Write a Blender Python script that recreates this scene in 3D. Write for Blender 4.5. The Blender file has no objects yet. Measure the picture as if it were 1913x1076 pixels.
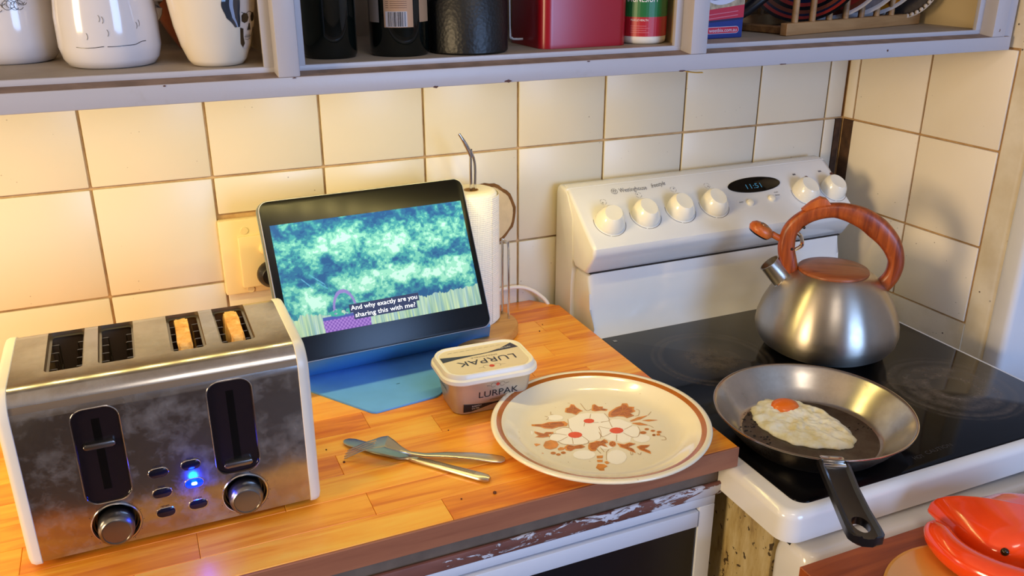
import bpy, bmesh, math, random
from mathutils import Vector, Matrix, Euler
PI = math.pi
random.seed(7)
S = bpy.context.scene
COL = S.collection

# ------------------------------------------------------------------ camera
cam_d = bpy.data.cameras.new('camera')
cam = bpy.data.objects.new('camera', cam_d); COL.objects.link(cam)
cam.location = (0.05761, -1.24059, 1.45783)
cam.rotation_euler = (1.196493, 0.00038, -0.410668)
cam_d.sensor_fit = 'HORIZONTAL'; cam_d.sensor_width = 36.0
cam_d.lens = 1646.95 * 36.0 / 1913.0
cam_d.clip_start = 0.02
S.camera = cam
# ------------------------------------------------------------------ look
S.view_settings.view_transform = 'Standard'
S.view_settings.look = 'None'
S.view_settings.gamma = 1.0
S.view_settings.use_curve_mapping = False
S.view_settings.exposure = 0.32
try:
    S.cycles.use_denoising = True
    S.cycles.max_bounces = 8
    S.cycles.sample_clamp_indirect = 4.0
except Exception:
    pass
# ------------------------------------------------------------------ world
W = bpy.data.worlds.new('world'); S.world = W; W.use_nodes = True
W.node_tree.nodes['Background'].inputs[0].default_value = (0.55, 0.68, 1.0, 1)
W.node_tree.nodes['Background'].inputs[1].default_value = 0.9
# ------------------------------------------------------------------ lights
def area(name, loc, target, sx, sy, power, color):
    d = bpy.data.lights.new(name, 'AREA'); d.shape = 'RECTANGLE'
    d.size = sx; d.size_y = sy; d.energy = power; d.color = color
    o = bpy.data.objects.new(name, d); COL.objects.link(o); o.location = loc
    v = Vector(target) - Vector(loc)
    o.rotation_euler = v.to_track_quat('-Z', 'Y').to_euler()
    return o
area('daylight_window', (1.25, -3.1, 1.45), (1.0, 0, 0.95), 1.0, 1.15, 37, (0.33, 0.55, 1.0))
area('side_wall_fill', (-1.80, -1.10, 1.42), (1.2, -0.2, 1.05), 0.55, 0.55, 31, (1.0, 0.74, 0.42))  # added warm fill without a fixture, brightens the side wall from the left
area('ceiling_lamp', (0.3, -1.6, 2.45), (0.5, -0.4, 0.9), 0.5, 0.5, 5, (1.0, 0.88, 0.76))
# the warm LED strip under the wall cupboard, one small lamp per chip
for k in range(26):
    x = -0.62 + k * 0.051
    area('strip_chip_lamp', (x, -0.250, 1.3135), (x + 0.01, -0.220, 1.2), 0.012, 0.006, 0.078, (1.0, 0.80, 0.28))

# ================================================================== helpers
def lin(c):
    if isinstance(c, str):
        c = [int(c[i:i + 2], 16) / 255 for i in (0, 2, 4)]
    return tuple((v / 12.92 if v <= 0.04045 else ((v + 0.055) / 1.055) ** 2.4) for v in c)

class NT:
    def __init__(s, name):
        s.m = bpy.data.materials.new(name); s.m.use_nodes = True
        s.t = s.m.node_tree; s.b = s.t.nodes['Principled BSDF']
    def n(s, typ, **k):
        nd = s.t.nodes.new(typ)
        for a, v in k.items():
            if a.startswith('i_'):
                nd.inputs[a[2:].replace('_', ' ')].default_value = v
            else:
                setattr(nd, a, v)
        return nd
    def l(s, a, b): s.t.links.new(a, b)
    def set(s, **k):
        for a, v in k.items():
            s.b.inputs[a.replace('_', ' ')].default_value = v
    def coord(s, scale=(1, 1, 1), kind='Object'):
        tc = s.n('ShaderNodeTexCoord'); mp = s.n('ShaderNodeMapping')
        mp.inputs['Scale'].default_value = scale
        s.l(tc.outputs[kind], mp.inputs[0]); return mp.outputs[0]
    def noise(s, vec, scale=10, detail=4, rough=0.55, dist=0.0):
        nd = s.n('ShaderNodeTexNoise'); nd.inputs['Scale'].default_value = scale
        nd.inputs['Detail'].default_value = detail; nd.inputs['Roughness'].default_value = rough
        nd.inputs['Distortion'].default_value = dist
        s.l(vec, nd.inputs['Vector']); return nd.outputs[0]
    def ramp(s, fac, stops, interp='LINEAR'):
        r = s.n('ShaderNodeValToRGB'); cr = r.color_ramp; cr.interpolation = interp
        while len(cr.elements) > 1: cr.elements.remove(cr.elements[-1])
        for i, (p, c) in enumerate(stops):
            e = cr.elements[0] if i == 0 else cr.elements.new(p)
            e.position = p
            c = c if not isinstance(c, (int, float)) else (c, c, c)
            c = lin(c) if isinstance(c, str) else c
            e.color = (*c[:3], 1)
        s.l(fac, r.inputs[0]); return r.outputs[0]
    def mix(s, fac, a, b, mode='MIX'):
        m = s.n('ShaderNodeMix', data_type='RGBA', blend_type=mode)
        for i, v in ((0, fac), (6, a), (7, b)):
            if hasattr(v, 'node'): s.l(v, m.inputs[i])
            else:
                if i: v = lin(v) if isinstance(v, str) else v; v = (*v[:3], 1)
                m.inputs[i].default_value = v
        return m.outputs[2]
    def bump(s, h, strength=0.2, dist=0.001):
        b = s.n('ShaderNodeBump'); b.inputs['Strength'].default_value = strength
        b.inputs['Distance'].default_value = dist
        s.l(h, b.inputs['Height']); s.l(b.outputs[0], s.b.inputs['Normal'])
    def base(s, c):
        if hasattr(c, 'node'): s.l(c, s.b.inputs['Base Color'])
        else: s.b.inputs['Base Color'].default_value = (*(lin(c) if isinstance(c, str) else c), 1)

def simple(name, c, rough=0.4, metal=0.0, spec=0.5, var=0.0, vscale=20, bump=0.0, bscale=200, coat=0.0, emit=None, estr=0):
    m = NT(name); c = lin(c) if isinstance(c, str) else c
    m.set(Roughness=rough, Metallic=metal); m.b.inputs['Specular IOR Level'].default_value = spec
    if coat: m.b.inputs['Coat Weight'].default_value = coat; m.b.inputs['Coat Roughness'].default_value = 0.08
    if var:
        v = m.coord(); f = m.noise(v, vscale)
        m.base(m.ramp(f, [(0.3, tuple(x * (1 - var) for x in c)), (0.7, tuple(min(1, x * (1 + var)) for x in c))]))
    else: m.base(c)
    if bump:
        v = m.coord(); m.bump(m.noise(v, bscale), bump, 0.0006)
    if emit:
        e = lin(emit) if isinstance(emit, str) else emit
        m.b.inputs['Emission Color'].default_value = (*e, 1); m.b.inputs['Emission Strength'].default_value = estr
    return m.m

def mesh_obj(name, bm, mat, parent=None, smooth=True, kind=None, label=None, angle=0.6):
    me = bpy.data.meshes.new(name)
    bmesh.ops.recalc_face_normals(bm, faces=bm.faces)
    if smooth:
        for f in bm.faces: f.smooth = True
        for e in bm.edges:
            if len(e.link_faces) == 2 and e.calc_face_angle(0) > angle: e.smooth = False
    bm.to_mesh(me); bm.free()
    for m in (mat if isinstance(mat, (list, tuple)) else [mat]): me.materials.append(m)
    o = bpy.data.objects.new(name, me); COL.objects.link(o)
    if parent: o.parent = parent
    if kind: o['kind'] = kind
    if label: o['label'] = label
    return o
def thing(name, label, cat, loc=(0, 0, 0), rz=0, group=None):
    o = bpy.data.objects.new(name, None); COL.objects.link(o); o.empty_display_size = 0.02
    o.location = loc; o.rotation_euler = (0, 0, rz)
    o['label'] = label; o['category'] = cat
    if group: o['group'] = group
    return o
def tag(o, label, cat, group=None):
    o['label'] = label; o['category'] = cat
    if group: o['group'] = group
    return o
def struct(name, bm, m, parent=None, **k):
    o = mesh_obj(name, bm, m, parent, **k)
    if not parent: o['kind'] = 'structure'
    return o
def B(): return bmesh.new()
def box(bm, x0, x1, y0, y1, z0, z1, bev=0.0, seg=1, mi=0, M=None):
    r = bmesh.ops.create_cube(bm, size=1.0)
    vs = r['verts']
    for v in vs:
        v.co = Vector(((x0 + x1) / 2 + v.co.x * (x1 - x0), (y0 + y1) / 2 + v.co.y * (y1 - y0), (z0 + z1) / 2 + v.co.z * (z1 - z0)))
    fs = list({f for v in vs for f in v.link_faces})
    if bev > 0:
        es = list({e for v in vs for e in v.link_edges})
        rr = bmesh.ops.bevel(bm, geom=es, offset=bev, segments=seg, profile=0.5, affect='EDGES')
        vs = list({v for f in rr['faces'] for v in f.verts} | {v for v in vs if v.is_valid})
        fs = list({f for v in vs for f in v.link_faces})
    for f in fs: f.material_index = mi
    if M is not None:
        for v in vs: v.co = M @ v.co
    return vs
def lathe(bm, prof, n=48, M=None, mi=0, sq=None, cap=True):
    """prof = [(r, z)...]; rings joined bottom to top"""
    rings = []
    for (r, z) in prof:
        if r < 1e-6:
            rings.append([bm.verts.new((0, 0, z))])
        else:
            rings.append([bm.verts.new((r * math.cos(2 * PI * i / n), r * math.sin(2 * PI * i / n), z)) for i in range(n)])
    for a, b in zip(rings, rings[1:]):
        for i in range(n):
            j = (i + 1) % n
            if len(a) == 1 and len(b) == 1: continue
            if len(a) == 1: f = bm.faces.new((a[0], b[j], b[i]))
            elif len(b) == 1: f = bm.faces.new((a[i], a[j], b[0]))
            else: f = bm.faces.new((a[i], a[j], b[j], b[i]))
            f.material_index = mi
    if cap:
        for rg in (rings[0], rings[-1]):
            if len(rg) > 2:
                f = bm.faces.new(rg); f.material_index = mi
    vs = [v for rg in rings for v in rg]
    if sq:
        for v in vs: v.co = Vector(sq(v.co))
    if M is not None:
        for v in vs: v.co = M @ v.co
    return vs
def smooth_path(pts, sub=6, closed=False):
    P = [Vector(p) for p in pts]; out = []; n = len(P)
    for i in range(n if closed else n - 1):
        p0 = P[(i - 1) % n] if (closed or i > 0) else P[i]
        p1 = P[i]; p2 = P[(i + 1) % n]
        p3 = P[(i + 2) % n] if (closed or i + 2 < n) else p2
        for k in range(sub):
            t = k / sub
            out.append(0.5 * ((2 * p1) + (p2 - p0) * t + (2 * p0 - 5 * p1 + 4 * p2 - p3) * t * t + (3 * p1 - p0 - 3 * p2 + p3) * t ** 3))
    if not closed: out.append(P[-1])
    return out
def tube(bm, pts, rad, n=10, mi=0, up=None, flat=None, cap=True, closed=False):
    """sweep an ellipse; rad is number, list, or list of (a,b) half-axes (a along 'up' normal side, b along up)"""
    P = [Vector(p) for p in pts]; m = len(P)
    U = Vector(up) if up else None
    rings = []; prev = None
    for i, p in enumerate(P):
        if closed: t = (P[(i + 1) % m] - P[i - 1]).normalized()
        else: t = (P[min(i + 1, m - 1)] - P[max(i - 1, 0)]).normalized()
        if U is not None:
            s = t.cross(U)
            if s.length < 1e-5: s = t.orthogonal()
            s.normalize(); w = s.cross(t).normalized()
        else:
            if prev is None: s = t.orthogonal().normalized()
            else:
                s = prev - t * prev.dot(t); s.normalize()
            prev = s; w = t.cross(s).normalized()
        r = rad[i] if isinstance(rad, (list, tuple)) else rad
        a, b = r if isinstance(r, (list, tuple)) else (r, r)
        rings.append([bm.verts.new(p + s * (a * math.cos(2 * PI * k / n)) + w * (b * math.sin(2 * PI * k / n))) for k in range(n)])
    seq = list(zip(rings, rings[1:])) + ([(rings[-1], rings[0])] if closed else [])
    for a, b in seq:
        for k in range(n):
            j = (k + 1) % n
            f = bm.faces.new((a[k], a[j], b[j], b[k])); f.material_index = mi
    if cap and not closed:
        for rg in (rings[0], rings[-1]):
            f = bm.faces.new(rg); f.material_index = mi
    return rings
def prism(bm, pts, z0, z1, mi=0, M=None, bev=0.0):
    """extruded polygon in XY"""
    a = [bm.verts.new((x, y, z0)) for x, y in pts]; b = [bm.verts.new((x, y, z1)) for x, y in pts]
    fs = [bm.faces.new(a), bm.faces.new(b)]
    n = len(pts)
    for i in range(n):
        j = (i + 1) % n; fs.append(bm.faces.new((a[i], a[j], b[j], b[i])))
    for f in fs: f.material_index = mi
    vs = a + b
    if bev:
        es = list({e for e in fs[1].edges})
        rr = bmesh.ops.bevel(bm, geom=es, offset=bev, segments=2, profile=0.5, affect='EDGES')
        vs = list({v for f in rr['faces'] for v in f.verts} | {v for v in vs if v.is_valid})
    if M is not None:
        for v in vs: v.co = M @ v.co
    return vs
def rrect(cx, cy, w, h, r, n=6):
    r = min(r, w / 2 - 1e-5, h / 2 - 1e-5); out = []
    for (sx, sy, a0) in ((1, 1, 0), (-1, 1, PI / 2), (-1, -1, PI), (1, -1, 1.5 * PI)):
        for k in range(n + 1):
            a = a0 + PI / 2 * k / n
            out.append((cx + sx * (w / 2 - r) + r * math.cos(a), cy + sy * (h / 2 - r) + r * math.sin(a)))
    return out
def loft(bm, loops, mi=0, cap0=True, cap1=True, M=None):
    rings = [[bm.verts.new(p) for p in L] for L in loops]; n = len(rings[0])
    for a, b in zip(rings, rings[1:]):
        for k in range(n):
            j = (k + 1) % n
            f = bm.faces.new((a[k], a[j], b[j], b[k])); f.material_index = mi
    if cap0: bm.faces.new(rings[0]).material_index = mi
    if cap1: bm.faces.new(rings[-1]).material_index = mi
    vs = [v for r in rings for v in r]
    if M is not None:
        for v in vs: v.co = M @ v.co
    return vs
def slab(bm, x0, x1, y0, y1, z0, z1, rc, re, n=5, mi=0, M=None):
    """rounded-rectangle slab with rounded top edge"""
    cx, cy, w, h = (x0 + x1) / 2, (y0 + y1) / 2, x1 - x0, y1 - y0
    L = [[(x, y, z0) for x, y in rrect(cx, cy, w, h, rc)]]
    for k in range(n + 1):
        a = PI / 2 * k / n; ins = re * (1 - math.cos(a)); z = z1 - re + re * math.sin(a)
        L.append([(x, y, z) for x, y in rrect(cx, cy, w - 2 * ins, h - 2 * ins, max(rc - ins, 0.0006))])
    return loft(bm, L, mi, M=M)
def frame_M(origin, xa, ya):
    xa = Vector(xa).normalized(); ya = Vector(ya); ya = (ya - xa * ya.dot(xa)).normalized(); za = xa.cross(ya)
    return Matrix(((xa.x, ya.x, za.x, origin[0]), (xa.y, ya.y, za.y, origin[1]), (xa.z, ya.z, za.z, origin[2]), (0, 0, 0, 1)))
def boolean(o, cutters, inner=None):
    """cut the objects in cutters out of o; faces whose centre passes inner(co) get material slot 1"""
    for c in cutters:
        md = o.modifiers.new('b', 'BOOLEAN'); md.operation = 'DIFFERENCE'; md.object = c; md.solver = 'EXACT'
    dg = bpy.context.evaluated_depsgraph_get(); dg.update()
    me = bpy.data.meshes.new_from_object(o.evaluated_get(dg))
    o.modifiers.clear(); old = o.data; o.data = me; bpy.data.meshes.remove(old)
    if inner:
        for p in me.polygons:
            if inner(p.center): p.material_index = 1
    for c in cutters:
        cm = c.data; bpy.data.objects.remove(c); bpy.data.meshes.remove(cm)
    for p in me.polygons: p.use_smooth = True
    b = bmesh.new(); b.from_mesh(me)
    for e in b.edges:
        if len(e.link_faces) == 2 and e.calc_face_angle(0) > 0.5: e.smooth = False
    b.to_mesh(me); b.free()
def text_bm(bm, s, size, M, mi=0, depth=0.0, space=1.0, align='CENTER', width=None, sy=1.0, wrap=None, shear=0.0):
    c = bpy.data.curves.new('t', 'FONT'); c.body = s; c.size = size; c.align_x = align; c.align_y = 'CENTER'
    c.space_character = space; c.resolution_u = 3; c.shear = shear
    if depth: c.extrude = depth
    o = bpy.data.objects.new('t', c); COL.objects.link(o)
    dg = bpy.context.evaluated_depsgraph_get(); dg.update()
    me = bpy.data.meshes.new_from_object(o.evaluated_get(dg))
    bpy.data.objects.remove(o); bpy.data.curves.remove(c)
    if len(me.vertices) == 0: return
    xs = [v.co.x for v in me.vertices]; k = 1.0
    if width: k = width / max(1e-6, max(xs) - min(xs))
    b2 = bmesh.new(); b2.from_mesh(me); bpy.data.meshes.remove(me)
    vm = {}
    for v in b2.verts:
        co = Vector((v.co.x * k, v.co.y * sy, v.co.z))
        co = Vector(wrap(co)) if wrap else M @ co
        vm[v] = bm.verts.new(co)
    for f in b2.faces:
        try: nf = bm.faces.new([vm[v] for v in f.verts]); nf.material_index = mi
        except ValueError: pass
    b2.free()
def poly(bm, pts, fn, mi=0):
    try:
        f = bm.faces.new([bm.verts.new(fn(x, y)) for x, y in pts]); f.material_index = mi
    except ValueError: pass
def ellip(cx, cy, a, b, rot=0, n=16, wob=0, ph=0):
    out = []
    for k in range(n):
        t = 2 * PI * k / n; r = 1 + wob * math.sin(5 * t + ph)
        x, y = a * r * math.cos(t), b * r * math.sin(t)
        out.append((cx + x * math.cos(rot) - y * math.sin(rot), cy + x * math.sin(rot) + y * math.cos(rot)))
    return out
def strokeline(bm, pts, w, fn, mi=0):
    P = [Vector((x, y, 0)) for x, y in pts]
    L, R = [], []
    for i, p in enumerate(P):
        t = (P[min(i + 1, len(P) - 1)] - P[max(i - 1, 0)]); t.normalize(); nn = Vector((-t.y, t.x, 0)) * w / 2
        L.append(p + nn); R.append(p - nn)
    lv = [bm.verts.new(fn(p.x, p.y)) for p in L]; rv = [bm.verts.new(fn(p.x, p.y)) for p in R]
    for i in range(len(P) - 1):
        try: bm.faces.new((lv[i], lv[i + 1], rv[i + 1], rv[i])).material_index = mi
        except ValueError: pass
def arc(cx, cy, r, a0, a1, n=14, ry=None):
    ry = ry or r
    return [(cx + r * math.cos(math.radians(a0 + (a1 - a0) * k / n)), cy + ry * math.sin(math.radians(a0 + (a1 - a0) * k / n))) for k in range(n + 1)]
# ================================================================== materials
def tile_mat(name, cols, warm=False):
    m = NT(name); v = m.coord()
    oi = m.n('ShaderNodeObjectInfo')
    base = m.ramp(oi.outputs['Random'], [(0, cols[0]), (0.5, cols[1]), (1, cols[2])])
    big = m.noise(v, 6, 3)
    c = m.mix(m.ramp(big, [(0.45, 0.0), (0.8, 0.25)]), base, cols[3])
    geo = m.n('ShaderNodeNewGeometry')
    vor = m.n('ShaderNodeTexVoronoi'); vor.inputs['Scale'].default_value = 85; m.l(geo.outputs['Position'], vor.inputs['Vector'])
    sp = m.ramp(vor.outputs['Distance'], [(0.0, 1.0), (0.055, 1.0), (0.085, 0.0)])
    gate = m.ramp(m.noise(geo.outputs['Position'], 9, 2), [(0.56, 0.0), (0.62, 0.85)])
    mu = m.n('ShaderNodeMath', operation='MULTIPLY'); m.l(sp, mu.inputs[0]); m.l(gate, mu.inputs[1])
    c = m.mix(mu.outputs[0], c, '5a3a22')
    m.base(c); m.set(Roughness=0.34); m.b.inputs['Specular IOR Level'].default_value = 0.5
    m.bump(m.noise(v, 14, 2), 0.12, 0.002)
    return m.m
M_tile = tile_mat('glazed_cream_tile', ['ddd3be', 'd9cfba', 'e0d6c2', 'd6c8aa'])
M_tile2 = tile_mat('glazed_side_tile', ['f4e8d4', 'f0e4ce', 'f5ead8', 'e2d2b4'])
def grout_mat(name, a, b):
    m = NT(name); g = m.n('ShaderNodeNewGeometry')
    m.base(m.ramp(m.noise(g.outputs['Position'], 18, 5, 0.7), [(0.35, a), (0.65, b)])); m.set(Roughness=0.9)
    return m.m
M_grout = grout_mat('dirty_grout', 'a8845c', 'd0ae80')
M_plaster = NT('splattered_plaster')
_g = M_plaster.n('ShaderNodeNewGeometry')
_c = M_plaster.ramp(M_plaster.noise(_g.outputs['Position'], 7, 5, 0.6), [(0.3, 'cdbd9c'), (0.6, 'e6dcc8')])
_v = M_plaster.n('ShaderNodeTexVoronoi'); _v.inputs['Scale'].default_value = 90; M_plaster.l(_g.outputs['Position'], _v.inputs['Vector'])
_s = M_plaster.ramp(_v.outputs['Distance'], [(0, 1.0), (0.10, 1.0), (0.16, 0.0)])
_k = M_plaster.ramp(M_plaster.noise(_g.outputs['Position'], 14, 3), [(0.55, 0.0), (0.64, 0.9)])
_m = M_plaster.n('ShaderNodeMath', operation='MULTIPLY'); M_plaster.l(_s, _m.inputs[0]); M_plaster.l(_k, _m.inputs[1])
M_plaster.base(M_plaster.mix(_m.outputs[0], _c, '3a1c10')); M_plaster.set(Roughness=0.6)
M_plaster = M_plaster.m
M_wall = simple('painted_wall', 'dcdce0', 0.55, var=0.04, vscale=5)
M_room = simple('room_wall', 'b4aca4', 0.8, var=0.04, vscale=3)
M_floor = simple('floor_lino', '5a4636', 0.6, var=0.2, vscale=4)
M_ceil = simple('ceiling_paint', 'd8d2c8', 0.8)
M_cavity = simple('dark_cavity', '4a3220', 0.9, var=0.4, vscale=60)

def paint(name, c, chips='6a4a3a', chip=0.72, rough=0.38, dirt='8c7a62', dirtlo=0.6):
    m = NT(name); g = m.n('ShaderNodeNewGeometry'); P = g.outputs['Position']
    base = m.mix(m.ramp(m.noise(P, 9, 5, 0.65), [(dirtlo, 0.0), (dirtlo + 0.2, 0.55)]), c, dirt)
    n = m.noise(P, 55, 3, 0.6, 0.4)
    f = m.ramp(n, [(chip, 0.0), (chip + 0.015, 1.0)])
    m.base(m.mix(f, base, chips)); m.set(Roughness=rough)
    m.bump(m.noise(P, 60, 4), 0.25, 0.0012)
    return m.m
M_paint = paint('old_white_gloss_paint', 'b6b3b8', chip=0.735)
M_paint_in = paint('inside_cream_paint', 'c8b48c', chip=0.75)
M_dust = simple('dusty_ledge', '8a7568', 0.9, var=0.25, vscale=40)
M_cab = paint('cabinet_white_paint', 'd8deea', dirtlo=0.72, chip=0.70, chips='4a3a34')
M_shelf = simple('shelf_board_paint', 'a39788', 0.7, var=0.12, vscale=15)
# peeling trim
_t = NT('peeling_trim'); _g = _t.n('ShaderNodeNewGeometry'); _mp = _t.n('ShaderNodeMapping'); _mp.inputs['Scale'].default_value = (0.35, 1, 1.2)
_t.l(_g.outputs['Position'], _mp.inputs[0])
_n = _t.noise(_mp.outputs[0], 60, 6, 0.7, 0.8)
_sx = _t.n('ShaderNodeSeparateXYZ'); _t.l(_g.outputs['Position'], _sx.inputs[0])
_mr = _t.n('ShaderNodeMapRange'); _mr.inputs[1].default_value = 0.15; _mr.inputs[2].default_value = 0.68; _mr.inputs[3].default_value = -0.10; _mr.inputs[4].default_value = 0.09
_t.l(_sx.outputs[0], _mr.inputs[0]); _ad = _t.n('ShaderNodeMath', operation='ADD'); _t.l(_n, _ad.inputs[0]); _t.l(_mr.outputs[0], _ad.inputs[1])
_br = _t.ramp(_t.noise(_mp.outputs[0], 25, 4), [(0.3, '5a3028'), (0.7, '8a584a')])
_t.base(_t.mix(_t.ramp(_ad.outputs[0], [(0.56, 0.0), (0.575, 1.0)]), _br, 'd6d6de')); _t.set(Roughness=0.6)
_t.bump(_t.ramp(_ad.outputs[0], [(0.55, 0.0), (0.58, 1.0)]), 0.7, 0.002); M_peel = _t.m
M_batten = simple('grey_batten', '7c6a5a', 0.85, var=0.2, vscale=30)

def wood(name, stops, rough=0.35, along=0, scale=1.0, coat=0.0, bump=0.08):
    m = NT(name); sc = [40 * scale, 40 * scale, 40 * scale]; sc[along] = 3.2 * scale
    tc = m.n('ShaderNodeTexCoord'); oi = m.n('ShaderNodeObjectInfo')
    ad = m.n('ShaderNodeVectorMath', operation='ADD'); m.l(tc.outputs['Object'], ad.inputs[0])
    sc2 = m.n('ShaderNodeVectorMath', operation='SCALE'); sc2.inputs['Scale'].default_value = 3.7
    cb = m.n('ShaderNodeCombineXYZ')
    for i in range(3): m.l(oi.outputs['Random'], cb.inputs[i])
    m.l(cb.outputs[0], sc2.inputs[0]); m.l(sc2.outputs[0], ad.inputs[1])
    mp = m.n('ShaderNodeMapping'); mp.inputs['Scale'].default_value = sc; m.l(ad.outputs[0], mp.inputs[0])
    n = m.noise(mp.outputs[0], 1.6, 6, 0.62, 0.7)
    rr = m.n('ShaderNodeMapRange'); rr.inputs[3].default_value = -0.16; rr.inputs[4].default_value = 0.16; m.l(oi.outputs['Random'], rr.inputs[0])
    a2 = m.n('ShaderNodeMath', operation='ADD'); m.l(n, a2.inputs[0]); m.l(rr.outputs[0], a2.inputs[1])
    m.base(m.ramp(a2.outputs[0], stops)); m.set(Roughness=rough)
    if coat: m.b.inputs['Coat Weight'].default_value = coat; m.b.inputs['Coat Roughness'].default_value = 0.15
    m.bump(n, bump, 0.001)
    return m.m
M_stave = wood('butcher_block', [(0.25, 'd46c1c'), (0.45, 'f09426'), (0.6, 'fcae38'), (0.8, 'ffc44c')], 0.36, coat=0.15)
M_board = wood('dark_board', [(0.25, '6e2e14'), (0.5, '9a4a20'), (0.8, 'b05c28')], 0.4)
M_kwood = wood('kettle_wood', [(0.25, '7a3214'), (0.5, 'b0541f'), (0.75, 'c86a2c')], 0.35, along=2, scale=1.4)
M_lidwood = wood('kettle_lid_wood', [(0.3, '5a2c16'), (0.5, '8a4826'), (0.75, 'a25c32')], 0.35, along=0, scale=1.6)
M_rackw = wood('rack_wood', [(0.25, '7a5634'), (0.5, '9c7448'), (0.8, 'b58c5c')], 0.55, scale=1.0)
M_basew = wood('light_wood', [(0.25, 'c08a48'), (0.5, 'd8a35c'), (0.8, 'e2b472')], 0.45, scale=0.8)

def steel(name, c, rough, axis=None, smudge=0.25, sc=18, aniso=0.0):
    m = NT(name); v = m.coord()
    n = m.noise(v, sc, 6, 0.7)
    m.base(m.mix(m.ramp(n, [(0.4, 0.0), (0.7, smudge)]), c, '8c8478'))
    m.set(Metallic=1.0)
    if smudge >= 0.5: m.l(m.ramp(m.noise(v, sc * 1.1, 7, 0.7), [(0.48, 1.0), (0.80, 0.62)]), m.b.inputs['Metallic'])
    m.b.inputs['Anisotropic'].default_value = aniso
    r = m.n('ShaderNodeMapRange'); r.inputs[3].default_value = rough; r.inputs[4].default_value = rough + 0.22; m.l(n, r.inputs[0])
    if axis is not None:
        s2 = [900, 900, 900]; s2[axis] = 4
        vv = m.coord(s2); fine = m.noise(vv, 1.0, 2)
        m.bump(fine, 0.10, 0.0004)
    m.l(r.outputs[0], m.b.inputs['Roughness']); return m.m
M_toast = steel('smudged_steel', 'b9b6b4', 0.09, smudge=0.5, sc=26)
M_kettle = steel('brushed_kettle_steel', 'c0b8ac', 0.24, axis=None, smudge=0.12, sc=30, aniso=0.8)
_tn = M_kettle.node_tree.nodes.new('ShaderNodeTangent'); _tn.direction_type = 'RADIAL'; _tn.axis = 'Z'; M_kettle.node_tree.nodes['Principled BSDF'].inputs['Anisotropic Rotation'].default_value = 0.25
M_kettle.node_tree.links.new(_tn.outputs[0], M_kettle.node_tree.nodes['Principled BSDF'].inputs['Tangent'])
M_pan = steel('worn_pan_steel', 'd0c8bc', 0.12, smudge=0.35, sc=30)
M_pan_floor = steel('scorched_pan_floor', '6e645a', 0.30, smudge=0.6, sc=60)
M_cut = steel('cutlery_steel', 'c8c2ba', 0.20, smudge=0.15)
M_chrome = simple('chrome', 'd8d8da', 0.12, 1.0)
M_dchrome = simple('satin_metal', '8c8a88', 0.3, 1.0)
M_capw = simple('white_plastic', 'e2dccf', 0.35, var=0.03)
M_blackp = simple('black_plastic', '121013', 0.32)
M_blackg = simple('gloss_black', '060607', 0.08)
M_liner = simple('dark_liner', '7a6650', 0.5, 0.5)
M_white = simple('stove_enamel', 'e6e4e0', 0.16, var=0.03, vscale=8, coat=0.3)
M_cream = NT('stained_side_enamel'); _g = M_cream.n('ShaderNodeNewGeometry')
_mp = M_cream.n('ShaderNodeMapping'); _mp.inputs['Scale'].default_value = (1, 1.6, 0.35); M_cream.l(_g.outputs['Position'], _mp.inputs[0])
_c = M_cream.ramp(M_cream.noise(_mp.outputs[0], 28, 6, 0.7), [(0.35, 'c9b88c'), (0.55, 'b39c66'), (0.72, '5a3c1e')])
_c2 = M_cream.mix(M_cream.ramp(M_cream.noise(_g.outputs['Position'], 90, 3), [(0.63, 0.0), (0.66, 0.9)]), _c, '2a160a')
M_cream.base(_c2); M_cream.set(Roughness=0.5); M_cream = M_cream.m
M_burnt = simple('burnt_grease', '2e1608', 0.6, var=0.5, vscale=80, bump=0.5, bscale=300)
M_knob = simple('cream_knob', 'f2ebd8', 0.18, coat=0.4)
M_print = simple('grey_print', '6a6870', 0.5)
M_printd = simple('dark_print', '1c1c22', 0.5)

# ================================================================== setting
P = 0.152; ZH = 1.1584; XC = 1.257
Wback = B(); box(Wback, -1.9, 1.45, 0.0045, 0.12, 0, 2.5)
wall_back = struct('wall_back', Wback, M_grout, smooth=False)
def tile(x0, x1, z0, z1, parent):
    bm = B(); g = 0.0016; j = random.uniform(-0.0002, 0.0002)
    cx, cz = (x0 + x1) / 2, (z0 + z1) / 2
    w, h = x1 - x0 - 2 * g, z1 - z0 - 2 * g
    box(bm, -w / 2, w / 2, -0.0048, 0, -h / 2, h / 2, 0.0016, 2)
    o = mesh_obj('tile', bm, M_tile, parent)
    o.location = (cx, 0.0047 + j, cz); o.rotation_euler = (random.uniform(-.003, .003), 0, random.uniform(-.002, .002))
    return o
rows = [(ZH, ZH + P), (ZH - P, ZH), (ZH - 2 * P, ZH - P)]
for r, (z0, z1) in enumerate(rows):
    for i in range(-12, 8):
        x0, x1 = i * P, (i + 1) * P
        if r == 1 and i == 1: z0b = 1.104
        elif r == 2 and i == 1: z0b = z0
        else: z0b = z0
        tile(x0, x1, z0b, z1 if not (r == 2) else z1, wall_back)
    tile(8 * P, XC - 0.001 if r == 0 else 1.243, z0, z1, wall_back)
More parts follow.
